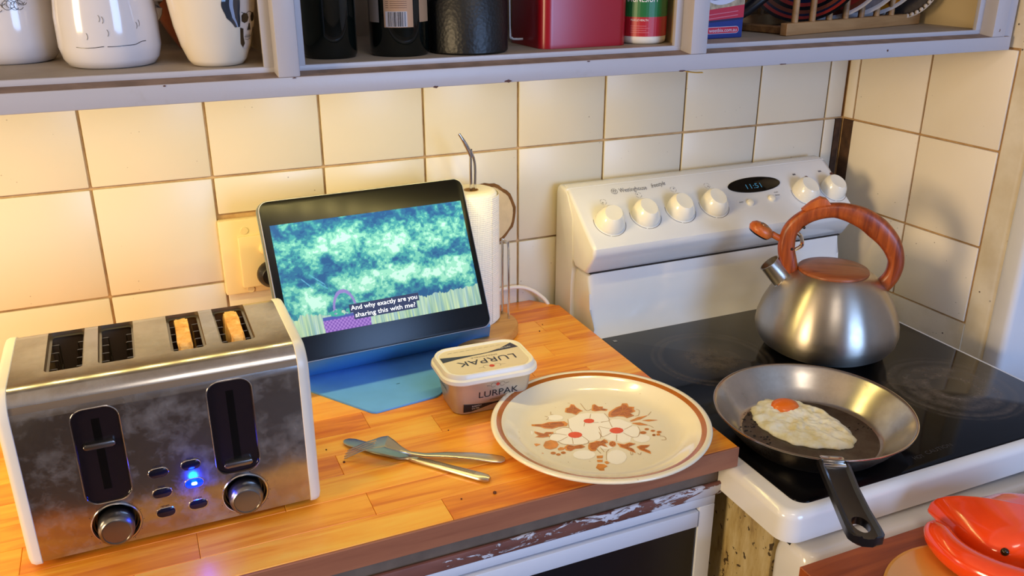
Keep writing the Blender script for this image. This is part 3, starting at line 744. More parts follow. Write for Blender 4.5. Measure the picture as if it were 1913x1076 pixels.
PLATE = {'leaf':[[(-184,585),(-129,672),(-78,672),(-22,738),(11,712),(5,636),(23,561),(41,520),(-14,511),(-84,464),(-120,524),(-161,553)],[(143,486),(221,610),(259,616),(275,540),(326,518),(301,473),(347,431),(313,401),(253,438),(179,448)],[(287,314),(326,363),(469,433),(546,445),(592,493),(652,467),(628,386),(688,349),(647,300),(644,246),(558,228),(573,156),(460,141),(435,195),(376,231),(298,233),(262,259)],[(453,69),(589,106),(733,97),(599,48),(461,45)],[(593,19),(688,5),(788,-56),(661,-38)],[(455,16),(550,-15),(613,-116),(505,-69),(454,-5)],[(-698,476),(-573,432),(-480,444),(-291,383),(-277,314),(-316,268),(-414,290),(-506,279),(-591,326),(-619,380),(-709,440)],[(-734,317),(-652,220),(-609,242),(-526,206),(-546,174),(-607,181),(-610,132),(-700,141),(-783,188),(-724,202),(-745,271)],[(-851,338),(-817,343),(-819,293),(-856,269),(-870,295)],[(-772,-22),(-713,49),(-636,54),(-588,4),(-597,-79),(-654,-131),(-729,-136),(-777,-87)],[(-890,58),(-827,50),(-787,13),(-853,-6),(-900,24)],[(-649,-152),(-604,-134),(-560,-172),(-597,-203),(-652,-189)],[(-561,-153),(-503,-120),(-446,-174),(-348,-188),(-330,-244),(-385,-258),(-457,-236),(-532,-260),(-575,-222)],[(-288,-233),(-254,-190),(-189,-189),(-151,-177),(-103,-208),(-47,-183),(-29,-230),(-47,-281),(-90,-262),(-95,-365),(-150,-293),(-202,-309),(-269,-375),(-320,-352),(-321,-295)],[(48,-322),(112,-379),(195,-367),(245,-427),(162,-439),(102,-432),(161,-515),(141,-600),(104,-537),(84,-481),(38,-414)],[(218,-483),(283,-473),(385,-511),(337,-544),(280,-548),(316,-630),(293,-685),(256,-622),(220,-559),(217,-511)],[(-305,-470),(-234,-492),(-267,-542),(-326,-517)],[(-342,-546),(-283,-571),(-306,-612),(-360,-589)],[(-287,-615),(-250,-613),(-241,-662),(-286,-669)],[(-433,-685),(-373,-622),(-311,-658),(-294,-710),(-351,-730),(-370,-774),(-419,-761)],[(-918,-163),(-927,-174),(-940,-180),(-953,-178),(-963,-170),(-968,-157),(-965,-142),(-956,-130),(-942,-124),(-929,-126),(-919,-135),(-915,-148)],[(-844,-189),(-854,-200),(-869,-206),(-884,-203),(-896,-194),(-901,-180),(-898,-165),(-889,-154),(-874,-149),(-859,-151),(-847,-160),(-842,-174)],[(-708,-230),(-718,-241),(-734,-246),(-750,-243),(-763,-233),(-769,-219),(-767,-204),(-757,-193),(-741,-188),(-725,-191),(-712,-201),(-705,-215)],[(-670,-278),(-679,-288),(-693,-292),(-707,-290),(-718,-281),(-723,-269),(-721,-256),(-712,-246),(-698,-242),(-684,-244),(-673,-253),(-668,-265)],[(-599,-268),(-609,-279),(-623,-283),(-639,-281),(-650,-271),(-656,-258),(-653,-244),(-644,-234),(-629,-229),(-614,-232),(-602,-241),(-597,-254)],[(30,-334),(9,-359),(-17,-373),(-40,-372),(-55,-356),(-58,-330),(-47,-300),(-26,-274),(0,-260),(23,-261),(38,-277),(41,-303)],[(567,-199),(556,-209),(541,-213),(526,-210),(515,-202),(510,-189),(514,-176),(524,-167),(539,-162),(554,-165),(566,-174),(570,-187)],[(615,-261),(605,-269),(591,-272),(576,-269),(565,-261),(559,-249),(562,-238),(571,-230),(585,-227),(600,-231),(612,-239),(617,-250)],[(670,-316),(659,-325),(644,-329),(628,-326),(616,-317),(611,-304),(614,-291),(625,-282),(640,-278),(656,-281),(668,-291),(674,-303)],[(495,-256),(481,-268),(461,-272),(441,-268),(424,-256),(417,-240),(421,-223),(435,-211),(455,-207),(476,-211),(492,-223),(499,-239)],[(566,-347),(557,-357),(545,-362),(533,-361),(526,-354),(524,-343),(528,-330),(537,-321),(549,-316),(561,-317),(569,-324),(571,-335)],[(623,-360),(613,-370),(600,-374),(587,-372),(578,-365),(575,-353),(579,-341),(589,-331),(602,-327),(615,-328),(624,-336),(627,-348)]],'white':[[(-630,111),(-572,165),(-511,159),(-487,230),(-378,254),(-311,214),(-229,409),(-106,442),(-47,470),(59,457),(118,420),(256,360),(248,244),(218,172),(114,185),(27,88),(-10,-39),(-81,-148),(-177,-166),(-237,-139),(-271,-183),(-365,-180),(-533,-98),(-574,-12),(-636,35)],[(38,103),(91,174),(218,167),(274,190),(364,151),(441,11),(420,-43),(473,-86),(440,-195),(347,-295),(267,-281),(212,-355),(112,-340),(57,-268),(-8,-230),(-37,-128),(-23,-13)],[(-264,467),(-292,441),(-337,433),(-387,444),(-429,473),(-452,511),(-449,548),(-421,575),(-375,583),(-325,572),(-282,543),(-260,504)],[(-761,288),(-777,267),(-799,256),(-822,258),(-839,273),(-846,297),(-840,323),(-824,344),(-802,355),(-779,353),(-762,338),(-755,314)],[(465,-387),(429,-420),(377,-433),(324,-423),(284,-392),(267,-349),(277,-305),(313,-271),(365,-257),(419,-267),(460,-298),(477,-342)],[(-306,-442),(-346,-480),(-407,-494),(-473,-480),(-526,-442),(-552,-390),(-545,-338),(-506,-299),(-444,-285),(-377,-299),(-323,-338),(-297,-390)],[(-1,-631),(-54,-691),(-121,-723),(-184,-717),(-227,-676),(-239,-611),(-215,-537),(-163,-475),(-94,-442),(-29,-447),(14,-489),(25,-557)],[(-39,-380),(-60,-395),(-96,-396),(-138,-385),(-173,-363),(-193,-337),(-193,-313),(-172,-298),(-136,-296),(-95,-308),(-59,-330),(-39,-356)]],'line':[[(-630,111),(-572,165),(-511,159),(-414,76)],[(-487,230),(-378,254),(-311,214),(-319,115)],[(-229,409),(-311,214)],[(-636,35),(-574,-12),(-421,40)],[(-574,-12),(-533,-98),(-365,-180),(-271,-183),(-237,-139),(-256,-13)],[(-382,-7),(-434,-131)],[(-129,176),(-71,255),(-39,231)],[(19,216),(82,189)],[(90,410),(29,318)],[(256,360),(248,244),(218,172),(114,185)],[(-81,-148),(-10,-39),(27,88)],[(38,103),(133,0)],[(218,167),(178,22)],[(420,-43),(283,-86)],[(236,-147),(277,-265),(347,-295),(440,-195),(473,-86)],[(147,-148),(70,-273)],[(-23,-13),(-37,-128),(104,-89)],[(733,97),(818,159)],[(675,288),(696,245),(624,145),(577,144)],[(-341,664),(-371,601),(-344,589)],[(-457,595),(-433,541),(-486,500)],[(613,-116),(636,-188)],[(601,-386),(643,-425),(622,-484),(569,-471)],[(162,522),(87,511),(100,708)],[(-959,98),(-919,51),(-893,40)],[(-159,-441),(-108,-407)],[(-159,-441),(-242,-590)],[(-236,-294),(-235,-446)],[(-176,-320),(-184,-430)],[(-549,-722),(-507,-757),(-456,-736)],[(95,-552),(73,-608),(94,-608),(108,-576)],[(158,-608),(166,-648),(205,-610)]],'orange':[[(-240,7),(-267,-20),(-308,-30),(-351,-21),(-386,5),(-403,40),(-398,75),(-372,102),(-331,112),(-287,104),(-252,78),(-235,42)],[(265,-103),(237,-129),(195,-139),(152,-130),(118,-105),(102,-70),(110,-35),(138,-8),(179,2),(223,-6),(257,-32),(273,-67)],[(50,241),(29,220),(-3,212),(-37,219),(-64,239),(-77,266),(-72,294),(-51,315),(-19,323),(15,316),(42,296),(55,268)]]}
# ================================================================== toaster
TX = 0.049
M_smoke = simple('smoky_plastic', '1a1216', 0.22)
toaster = thing('toaster', 'four-slice stainless steel toaster with white plastic ends on the wooden worktop', 'toaster', (TX, -0.345, 0.9))
def tprof():
    p = [(-0.080, 0.006), (-0.0865, 0.0070), (-0.0895, 0.0095), (-0.090, 0.014), (-0.0898, 0.160)]
    for k in range(1, 7):
        a = PI / 2 * k / 6; p.append((-0.0898 + 0.024 * (1 - math.cos(a)), 0.160 + 0.0245 * math.sin(a)))
    p.append((0.040, 0.1855))
    for k in range(1, 7):
        a = PI / 2 * k / 6; p.append((0.040 + 0.040 * math.sin(a), 0.1855 - 0.040 * (1 - math.cos(a))))
    p += [(0.086, 0.03), (0.082, 0.010), (0.074, 0.006)]
    return p
bm = B(); prof_sweep(bm, tprof(), -0.1272, 0.1272)
shell = mesh_obj('steel_shell', bm, [M_toast, M_liner], toaster, label='smudged stainless steel front and top')
cuts = []
def cutter(bm):
    me = bpy.data.meshes.new('c'); bmesh.ops.recalc_face_normals(bm, faces=bm.faces); bm.to_mesh(me); bm.free()
    o = bpy.data.objects.new('c', me); COL.objects.link(o); o.parent = toaster; cuts.append(o); return o
SL = [(-0.049, -0.0152), (-0.0026, 0.0308), (0.0633, 0.0965), (0.1102, 0.1438)]
for a, b in SL:
    c = B(); prism(c, rrect((a + b) / 2 - TX, 0.0045, b - a, 0.105, 0.005, 4), 0.075, 0.20); cutter(c)
FM = Matrix(((1, 0, 0, 0), (0, 0, -1, -0.090), (0, 1, 0, 0), (0, 0, 0, 1)))   # local x, up, out of the front
LV = [(-0.0315, 0.0095, 0.0585, 0.1605), (0.088, 0.130, 0.0605, 0.1640)]
for x0, x1, z0, z1 in LV:
    c = B(); prism(c, rrect((x0 + x1) / 2 - TX, (z0 + z1) / 2, x1 - x0, z1 - z0, 0.012, 6), -0.006, 0.02, M=FM); cutter(c)
KN = [(-0.0097, 0.0335), (0.1115, 0.0345)]
for x, z in KN:
    c = B(); lathe(c, [(0, -0.010), (0.0215, -0.010), (0.0215, 0.02), (0, 0.02)], 40, Matrix.Translation((x - TX, -0.09, z)) @ Matrix.Rotation(PI / 2, 4, 'X')); cutter(c)
def inner(c):
    if c.z < 0.1835 and c.z > 0.07 and -0.055 < c.y < 0.0575 and abs(c.x) < 0.12: return True
    if c.y > -0.0893 and c.y < -0.075 and c.z < 0.17 and c.z > 0.012: return True
    return False
boolean(shell, cuts, inner)
for a, b in SL:
    x0, x1 = a - TX, b - TX; xc = (x0 + x1) / 2
    r = B()   # liner with wire guards
    for sx in (x0 + 0.004, x1 - 0.004):
        for k in range(5):
            y = -0.036 + k * 0.020
            tube(r, [(sx + (0.004 if sx < xc else -0.004), y, 0.172), (sx + (0.004 if sx < xc else -0.004), y, 0.09)], 0.0007, 6)
            tube(r, [(sx - 0.003 * (1 if sx < xc else -1), y, 0.172), (sx + (0.004 if sx < xc else -0.004), y, 0.172)], 0.0007, 6)
        tube(r, [(sx + (0.004 if sx < xc else -0.004), -0.042, 0.150), (sx + (0.004 if sx < xc else -0.004), 0.05, 0.150)], 0.0007, 6)
    mesh_obj('wire_guard', r, M_dchrome, toaster)
    r = B(); o_ = [(x, y, 0.1775) for x, y in rrect(xc, 0.0045, b - a - 0.0004, 0.1046, 0.005, 4)]; i_ = [(x, y, 0.1768) for x, y in rrect(xc, 0.0045, b - a - 0.005, 0.098, 0.004, 4)]
    loft(r, [o_, i_], cap0=False, cap1=False); mesh_obj('slot_lip', r, M_dchrome, toaster)
for i, (x0, x1, z0, z1) in enumerate(LV):
    r = B(); xc, zc = (x0 + x1) / 2 - TX, (z0 + z1) / 2
    prism(r, rrect(xc, zc, x1 - x0 - 0.0006, z1 - z0 - 0.0006, 0.0118, 6), -0.0062, -0.0020, M=FM)
    pan_ = mesh_obj('lever_recess', r, M_smoke, toaster)
    r = B(); box(r, xc - 0.0035, xc + 0.0035, -0.0882, -0.0878, z0 + 0.014, z1 - 0.012); mesh_obj('lever_track', r, M_blackg, pan_)
    r = B(); P2 = [(x, -0.0902, z) for x, z in rrect(xc, zc, x1 - x0, z1 - z0, 0.012, 6)]
    tube(r, P2, 0.0006, 6, closed=True); mesh_obj('recess_rim', r, M_chrome, pan_)
    zl = (z0 + (0.064 if i == 0 else 0.0115))
    r = B(); prism(r, rrect(xc, zl, 0.0275, 0.0058, 0.0028, 5), -0.0021, 0.0035, M=FM, bev=0.0008)
    mesh_obj('lever', r, M_dchrome, toaster)
for x, z in KN:
    T = Matrix.Translation((x - TX, -0.09, z)) @ Matrix.Rotation(PI / 2, 4, 'X')
    r = B(); lathe(r, [(0, -0.0098), (0.0213, -0.0098), (0.0213, -0.003), (0.0190, -0.003), (0.0180, -0.008), (0, -0.0082)], 40, T)
    well = mesh_obj('knob_well', r, M_blackg, toaster)
    r = B(); tube(r, [T @ Vector((0.0219 * math.cos(a), 0.0219 * math.sin(a), 0.0003)) for a in [2 * PI * k / 48 for k in range(48)]], 0.0007, 6, closed=True)
    mesh_obj('well_rim', r, M_chrome, well)
    r = B(); lathe(r, [(0.0, -0.008), (0.0168, -0.008), (0.0165, 0.010), (0.0157, 0.0140), (0.0137, 0.0160), (0.0126, 0.0162), (0.0122, 0.0152), (0, 0.0154)], 44, T)
    mesh_obj('browning_knob', r, M_dchrome, toaster)
    r = B()
    for a in range(200, 520, 26):
        a_ = math.radians(a); poly(r, ellip(x - TX + 0.0248 * math.cos(a_), z + 0.0248 * math.sin(a_), 0.0004, 0.0004, n=6), lambda X, Y: (X, -0.0901, Y))
    strokeline(r, arc(x - TX, z, 0.0236, -60, 130, 20), 0.0003, lambda X, Y: (X, -0.0901, Y))
    mesh_obj('dial_print', r, M_printd, toaster, smooth=False)
M_btn = simple('toaster_button', '0c0e1c', 0.15)
M_led = simple('lit_button', '0410c0', 0.2, emit=(0.0, 0.012, 1.0), estr=5.0)
M_led2 = simple('lit_core', 'ffffff', 0.2, emit=(0.12, 0.40, 1.0), estr=8.0)
for (x, z, lit) in ((0.0345, 0.0790, 0), (0.0350, 0.0560, 0), (0.0355, 0.0335, 0), (0.0645, 0.0805, 0), (0.0652, 0.0595, 1), (0.0660, 0.0345, 0)):
    r = B(); prism(r, rrect(x - TX, z, 0.0170, 0.0092, 0.0046, 6), -0.001, 0.0012, M=FM, bev=0.0007)
    b_ = mesh_obj('function_button', r, M_led if lit else M_btn, toaster, label='glowing blue button' if lit else None)
    r = B(); tube(r, [(u, -0.0902, v) for u, v in rrect(x - TX, z, 0.0178, 0.0100, 0.0050, 6)], 0.0005, 6, closed=True); mesh_obj('button_rim', r, M_chrome, b_)
    if lit:
        r = B(); prism(r, rrect(x - TX, z, 0.0055, 0.0034, 0.0016, 4), 0.0012, 0.0016, M=FM); mesh_obj('lamp_core', r, M_led2, b_)
    else:
        r = B(); text_bm(r, {0: 'reheat', 1: 'defrost', 2: 'bagel'}[int(z * 100) % 3], 0.0032, Matrix.Translation((x - TX, -0.0902, z + 0.0073)) @ Matrix.Rotation(PI / 2, 4, 'X'))
        mesh_obj('button_print', r, M_printd, b_, smooth=False)
led = bpy.data.lights.new('button_glow', 'POINT'); led.energy = 0.10; led.color = (0.0, 0.03, 1.0); led.shadow_soft_size = 0.004
lo = bpy.data.objects.new('button_glow', led); COL.objects.link(lo); lo.parent = toaster; lo.location = (0.0652 - TX, -0.103, 0.0595)
for s in (-1, 1):
    r = B()
    pr_ = tprof(); cy, cz = 0.0, 0.09
    def off_(k, g): return [(cy + (y - cy) * g, cz + (z - cz) * g + 0.0) for y, z in pr_]
    L = []
    for (dx, g) in ((0.0, 1.0), (0.0005, 1.012), (0.006, 1.012), (0.0095, 0.995), (0.0115, 0.95), (0.012, 0.88)):
        L.append([(s * (0.127 + dx), cy + (y - cy) * g, max(0.003, cz + (z - cz) * g)) for y, z in pr_])
    loft(r, L); mesh_obj('end_cap', r, M_capw, toaster, angle=0.9, label='white plastic end')
    for y in (-0.06, 0.06):
        r = B(); lathe(r, [(0, 0), (0.009, 0), (0.010, 0.004), (0.009, 0.0075), (0, 0.0075)], 20, Matrix.Translation((s * 0.105, y, 0))); mesh_obj('foot', r, M_blackp, toaster)
# toast
def bread_mat():
    m = NT('toasted_bread'); v = m.coord(); n = m.noise(v, 45, 5, 0.65)
    m.base(m.ramp(n, [(0.3, 'b0702c'), (0.5, 'e2a860'), (0.7, 'f0cf98')])); m.set(Roughness=0.85); m.bump(m.noise(v, 160, 4), 0.7, 0.002); return m.m
M_bread = bread_mat(); M_crust = simple('toast_crust', 'b87838', 0.75, var=0.25, vscale=60, bump=0.5)
for i, (x, tilt, lab) in enumerate(((0.0802, -0.03, 'toast slice in the third toaster slot from the left, with a pale browned crust'), (0.1265, 0.02, 'toast slice in the rightmost toaster slot, patchy golden crust'))):
    t = thing('toast_slice', lab, 'toast', (x, -0.3395, 0.9855), group='slices of toast in the toaster'); t.rotation_euler = (0, tilt, 0)
    r = B(); prism(r, rrect(0, 0.048, 0.092, 0.099, 0.016, 5), -0.0068, 0.0068, M=Matrix(((0, 0, 1, 0), (1, 0, 0, 0), (0, 1, 0, 0), (0, 0, 0, 1))), bev=0.0)
    bmesh.ops.bevel(r, geom=list(r.edges), offset=0.002, segments=2, affect='EDGES')
    bmesh.ops.subdivide_edges(r, edges=[e for e in r.edges if e.calc_length() > 0.006], cuts=2, use_grid_fill=True)
    random.seed(i)
    for v in r.verts: v.co += Vector((random.uniform(-.0006, .0006), random.uniform(-.0005, .0005), random.uniform(-.0005, .0005)))
    mesh_obj('crust', r, M_bread, t, angle=1.5)

# ================================================================== tablet in a folio
yaw, tilt = 0.0502, 0.4783
ux = Vector((math.cos(yaw), math.sin(yaw), 0)); up = Vector((-math.sin(yaw) * math.sin(tilt), math.cos(yaw) * math.sin(tilt), math.cos(tilt)))
tab = thing('tablet', 'tablet showing subtitled cartoon bushes, propped in a blue folio cover behind the butter tub', 'tablet', (0.198, -0.204, 0.955))
TMt = frame_M((0, 0, 0), ux, up)
TW, TH = 0.287, 0.215
bm = B(); pts = rrect(TW / 2, TH / 2, TW, TH, 0.0125, 8)
loft(bm, [[tuple(TMt @ Vector((TW / 2 + (x - TW / 2) * g, TH / 2 + (y - TH / 2) * g, z))) for x, y in pts] for g, z in ((0.992, -0.0078), (1.0, -0.0068), (1.0, -0.0008), (0.996, 0.0))])
mesh_obj('body', bm, simple('tablet_alloy', '9a9a9c', 0.35, 0.9), tab)
glassm = simple('screen_glass', '08090c', 0.27, spec=0.28, var=0.0)
bm = B(); loft(bm, [[tuple(TMt @ Vector((TW / 2 + (x - TW / 2) * g, TH / 2 + (y - TH / 2) * g, z))) for x, y in pts] for g, z in ((0.990, 0.0), (0.990, 0.0004), (0.986, 0.0007))])
bez = mesh_obj('bezel_glass', bm, glassm, tab, label='black glass border')
bm = B(); ptc = rrect(TW / 2, TH / 2, TW + 0.002, TH + 0.001, 0.013, 8)
loft(bm, [[tuple(TMt @ Vector((x, y, z))) for x, y in ptc] for z in (-0.0115, -0.0080)])
mesh_obj('back_cover', bm, simple('cover_grey_blue', '7f8a90', 0.6), tab)
# the moving picture on the screen, computed here as a colour grid
import numpy as np
NX, NY = 420, 236
rng = np.random.RandomState(4)
def vnoise(fx, fy, seed):
    r = np.random.RandomState(seed); g = r.rand(int(fy) + 3, int(fx) + 3)
    X = np.linspace(0, fx, NX)[None, :].repeat(NY, 0); Y = np.linspace(0, fy, NY)[:, None].repeat(NX, 1)
    xi, yi = X.astype(int), Y.astype(int); tx, ty = X - xi, Y - yi
    tx = tx * tx * (3 - 2 * tx); ty = ty * ty * (3 - 2 * ty)
    return (g[yi, xi] * (1 - tx) + g[yi, xi + 1] * tx) * (1 - ty) + (g[yi + 1, xi] * (1 - tx) + g[yi + 1, xi + 1] * tx) * ty
U = np.linspace(0, 1, NX)[None, :].repeat(NY, 0); V = np.linspace(0, 1, NY)[:, None].repeat(NX, 1)   # V up
leaf = 0.5 * vnoise(64, 42, 1) + 0.3 * vnoise(120, 80, 2) + 0.2 * vnoise(30, 20, 3)
def blob(cx, cy, sx, sy): return np.exp(-(((U - cx) / sx) ** 2 + ((V - cy) / sy) ** 2))
lum = 0.17 + 0.46 * blob(0.12, 0.80, 0.20, 0.14) + 0.42 * blob(0.38, 0.78, 0.14, 0.13) + 0.44 * blob(0.60, 0.70, 0.13, 0.13) + 0.5 * blob(0.86, 0.72, 0.17, 0.17) + 0.52 * blob(0.36, 0.38, 0.17, 0.19) \
    + 0.5 * blob(0.11, 0.30, 0.10, 0.15) + 0.52 * blob(0.62, 0.40, 0.13, 0.12) + 0.58 * blob(0.88, 0.38, 0.16, 0.15) - 0.25 * blob(0.17, 0.50, 0.16, 0.06) - 0.2 * blob(0.85, 0.54, 0.18, 0.04) + 0.0
cl = 0.6 * vnoise(17, 11, 5) + 0.4 * vnoise(34, 22, 6)
lum = lum + 0.75 * (cl - 0.5)
q = lum + 0.62 * (leaf - 0.5)
cols = [(-9, (40, 88, 128)), (0.12, (46, 106, 136)), (0.26, (54, 128, 140)), (0.36, (70, 156, 150)), (0.48, (112, 192, 162)), (0.62, (150, 218, 180)), (0.78, (194, 238, 208))]
img = np.zeros((NY, NX, 3))
for t, c in cols: img[q > t] = np.array(c) / 255
# a few slanted twigs in the dark gap
for (x0, y0, x1, y1) in ((0.10, 0.50, 0.15, 0.40), (0.14, 0.53, 0.21, 0.42), (0.17, 0.45, 0.22, 0.38)):
    d = np.abs((U - x0) * (y1 - y0) * 0.56 - (V - y0) * (x1 - x0) * 0.56) / math.hypot(x1 - x0, (y1 - y0) * 0.56)
    img[(d < 0.0022) & (U > min(x0, x1)) & (U < max(x0, x1)) & (V < max(y0, y1)) & (V > min(y0, y1))] = (0.36, 0.66, 0.74)
# stems then pale grass along the bottom
gr = vnoise(210, 5, 8); gr2 = vnoise(90, 3, 9); gh = 0.15 + 0.05 * vnoise(30, 1, 10) + 0.03 * (vnoise(130, 1, 11) - 0.5)
gm = V < gh
gcol = np.stack([0.50 + 0.30 * gr, 0.66 + 0.22 * gr, 0.58 + 0.16 * gr2], -1)
img[gm] = gcol[gm]
# woven basket with handle
bx0, bx1, by1 = 0.165 + 0.02 * (0.14 - V), 0.405 - 0.04 * (0.14 - V), 0.135
bk = (U > bx0 + 0.0) & (U < bx1) & (V < by1 + 0.02 * (U - 0.28))
wv = (np.sin(U * 330) * np.sin(V * 170) > 0)
img[bk] = np.where(wv[..., None], (0.66, 0.50, 0.78), (0.50, 0.34, 0.66))[bk]
rim = bk & (V > by1 + 0.02 * (U - 0.28) - 0.028); img[rim] = np.array((0.30, 0.34, 0.62))
rr_ = np.sqrt(((U - 0.285) / 0.055) ** 2 + ((V - 0.17) / 0.17) ** 2)
img[(np.abs(rr_ - 1) < 0.10) & (V > 0.135)] = (0.56, 0.50, 0.72)
lf = (blob(0.26, 0.155, 0.07, 0.035) > 0.45) & (leaf > 0.40); img[lf] = (0.26, 0.66, 0.56)
img = img * (0.88 + 0.12 * V[..., None]) 
img = np.clip(img * np.array([1.0, 1.0, 1.04]), 0, 1)
imgl = np.where(img <= 0.04045, img / 12.92, ((img + 0.055) / 1.055) ** 2.4)
me = bpy.data.meshes.new('picture')
KS = 0.9347
u0, u1, v0, v1 = 0.0107, 0.2781, 0.0332, 0.1823
xs = np.linspace(u0, u1, NX); ys = np.linspace(v0, v1, NY)
R3 = TMt.to_3x3(); 
co = np.zeros((NY * NX, 3)); gx = np.tile(xs, NY); gy = np.repeat(ys, NX)
for i in range(3): co[:, i] = R3[i][0] * gx + R3[i][1] * gy + R3[i][2] * 0.00085
idx = np.arange(NX * NY).reshape(NY, NX)
quads = np.stack([idx[:-1, :-1], idx[:-1, 1:], idx[1:, 1:], idx[1:, :-1]], -1).reshape(-1, 4)
me.vertices.add(NX * NY); me.vertices.foreach_set('co', co.ravel())
me.loops.add(quads.size); me.loops.foreach_set('vertex_index', quads.ravel().astype(np.int32))
me.polygons.add(len(quads)); me.polygons.foreach_set('loop_start', (np.arange(len(quads)) * 4).astype(np.int32)); me.polygons.foreach_set('loop_total', np.full(len(quads), 4, np.int32))
me.update(calc_edges=True)
ca = me.color_attributes.new('pic', 'FLOAT_COLOR', 'POINT')
ca.data.foreach_set('color', np.concatenate([imgl.reshape(-1, 3), np.ones((NX * NY, 1))], 1).ravel().astype(np.float32))
m = NT('lit_screen'); at = m.n('ShaderNodeVertexColor'); at.layer_name = 'pic'
m.base((0.0, 0.0, 0.0)); m.l(at.outputs[0], m.b.inputs['Emission Color']); m.b.inputs['Emission Strength'].default_value = 1.15; m.set(Roughness=0.12)
me.materials.append(m.m)
scr = bpy.data.objects.new('screen', me); COL.objects.link(scr); scr.parent = tab; scr['label'] = 'lit screen showing green bushes, grass and a basket'
M_sub = simple('subtitle_white', 'ffffff', 0.4, emit=(0.85, 0.9, 1.0), estr=1.0)
M_subbox = simple('subtitle_box', '141a30', 0.3, emit=(0.018, 0.024, 0.065), estr=1.0)
# local screen coords: sx 0..1, sy 0..1
def scp(x, y, h=0.0011): return TMt @ Vector((x * KS, y * KS, h))
bm = B()
for pts in ([(0.1030, 0.0470), (0.1975, 0.0470), (0.1975, 0.0575), (0.1030, 0.0575)], [(0.0985, 0.0575), (0.2025, 0.0575), (0.2025, 0.0690), (0.0985, 0.0690)]): poly(bm, pts, lambda x, y: scp(x, y, 0.0010))
mesh_obj('subtitle_box', bm, M_subbox, scr, smooth=False)
bm = B(); R4 = TMt
text_bm(bm, 'And why exactly are you', 0.0086, R4 @ Matrix.Translation((0.1505 * KS, 0.0633 * KS, 0.0012)), width=0.099 * KS)
text_bm(bm, 'sharing this with me?', 0.0086, R4 @ Matrix.Translation((0.1500 * KS, 0.0525 * KS, 0.0012)), width=0.090 * KS)
mesh_obj('subtitle_text', bm, M_sub, scr, smooth=False)
# folio flap on the bench and riser
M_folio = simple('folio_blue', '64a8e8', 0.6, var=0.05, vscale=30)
loc = Vector((0.198, -0.204, 0.955))
fl_ = [(0.2085, -0.1345), (0.2140, -0.160), (0.2870, -0.2675), (0.2925, -0.2705), (0.3760, -0.2610), (0.3820, -0.2570), (0.5080, -0.1420), (0.5140, -0.1190)]
bm = B(); prism(bm, [(x - loc.x, y - loc.y) for x, y in fl_], 0.9003 - loc.z, 0.9030 - loc.z, bev=0.0008)
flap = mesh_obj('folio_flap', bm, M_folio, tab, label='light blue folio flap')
bm = B(); strokeline(bm, [(0.3370 - loc.x, -0.2080 - loc.y), (0.3420 - loc.x, -0.2075 - loc.y)], 0.0012, lambda x, y: (x, y, 0.9032 - loc.z)); mesh_obj('closure_mark', bm, simple('mark', '2c5a78', 0.5), flap)
bm = B()
tp = [TMt @ Vector((0.001, 0.0, -0.004)), TMt @ Vector((TW - 0.001, 0.0, -0.004))]
bk = [Vector((0.2085 - loc.x, -0.139 - loc.y, 0.9032 - loc.z)), Vector((0.5060 - loc.x, -0.1235 - loc.y, 0.9032 - loc.z))]
hh = Vector((0, 0.0035, 0.0035))
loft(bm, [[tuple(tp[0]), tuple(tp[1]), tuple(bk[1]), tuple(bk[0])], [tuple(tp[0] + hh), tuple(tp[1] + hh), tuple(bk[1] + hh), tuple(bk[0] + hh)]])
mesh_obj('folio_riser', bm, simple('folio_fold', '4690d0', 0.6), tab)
# supporting rear flap
bm = B()
A1 = TMt @ Vector((0.02, 0.12, -0.0115)); A2 = TMt @ Vector((TW - 0.02, 0.12, -0.0115))
g1 = Vector((A1.x, A1.y + 0.035, 0.9005 - loc.z)); g2 = Vector((A2.x, A2.y + 0.030, 0.9005 - loc.z)); g1.y = min(g1.y, 0.16); g2.y = min(g2.y, 0.13)
th = Vector((0, -0.002, 0))
loft(bm, [[tuple(A1), tuple(A2), tuple(g2), tuple(g1)], [tuple(A1 + th), tuple(A2 + th), tuple(g2 + th), tuple(g1 + th)]]); mesh_obj('rear_stand', bm, M_folio, tab, smooth=False)

# ================================================================== power outlet
M_ivory = simple('ivory_plastic', 'e8d5a8', 0.35)
outlet = thing('power_outlet', 'cream double power outlet on the tiles behind the tablet', 'outlet', (0.15, 0.0, 0.988))
def obx(nm, a, m, bev=0.002, parent=None):
    r = B(); box(r, *a, bev, 2); return mesh_obj(nm, r, m, parent or outlet)
obx('mounting_block', (0.0, 0.118, -0.011, 0.004, 0.0, 0.110), M_ivory, 0.003)
fp = obx('faceplate', (0.0235, 0.101, -0.0185, -0.0105, 0.0105, 0.0865), M_ivory, 0.0025)
for z in (0.0935, 0.006):
    r = B(); lathe(r, [(0, 0), (0.0052, 0), (0.005, 0.0012), (0, 0.0012)], 20, Matrix.Translation((0.0340, -0.011, z)) @ Matrix.Rotation(PI / 2, 4, 'X')); mesh_obj('screw_cap', r, M_ivory, outlet)
r = B(); lathe(r, [(0, 0), (0.008, 0), (0.0085, 0.004), (0.007, 0.009), (0.004, 0.011), (0, 0.0115)], 24, Matrix.Translation((0.058, -0.0185, 0.0670)) @ Matrix.Rotation(PI / 2, 4, 'X')); mesh_obj('switch_knob', r, simple('pale_knob', 'efd9a0', 0.2), outlet)
plug = thing('power_plug', 'black round power plug pushed into the cream outlet', 'plug', (0.2125, -0.019, 1.017))
r = B(); lathe(r, [(0, 0), (0.0185, 0), (0.0195, 0.004), (0.018, 0.012), (0.013, 0.017), (0, 0.018)], 32, Matrix.Rotation(PI / 2, 4, 'X')); mesh_obj('plug_body', r, M_blackp, plug)
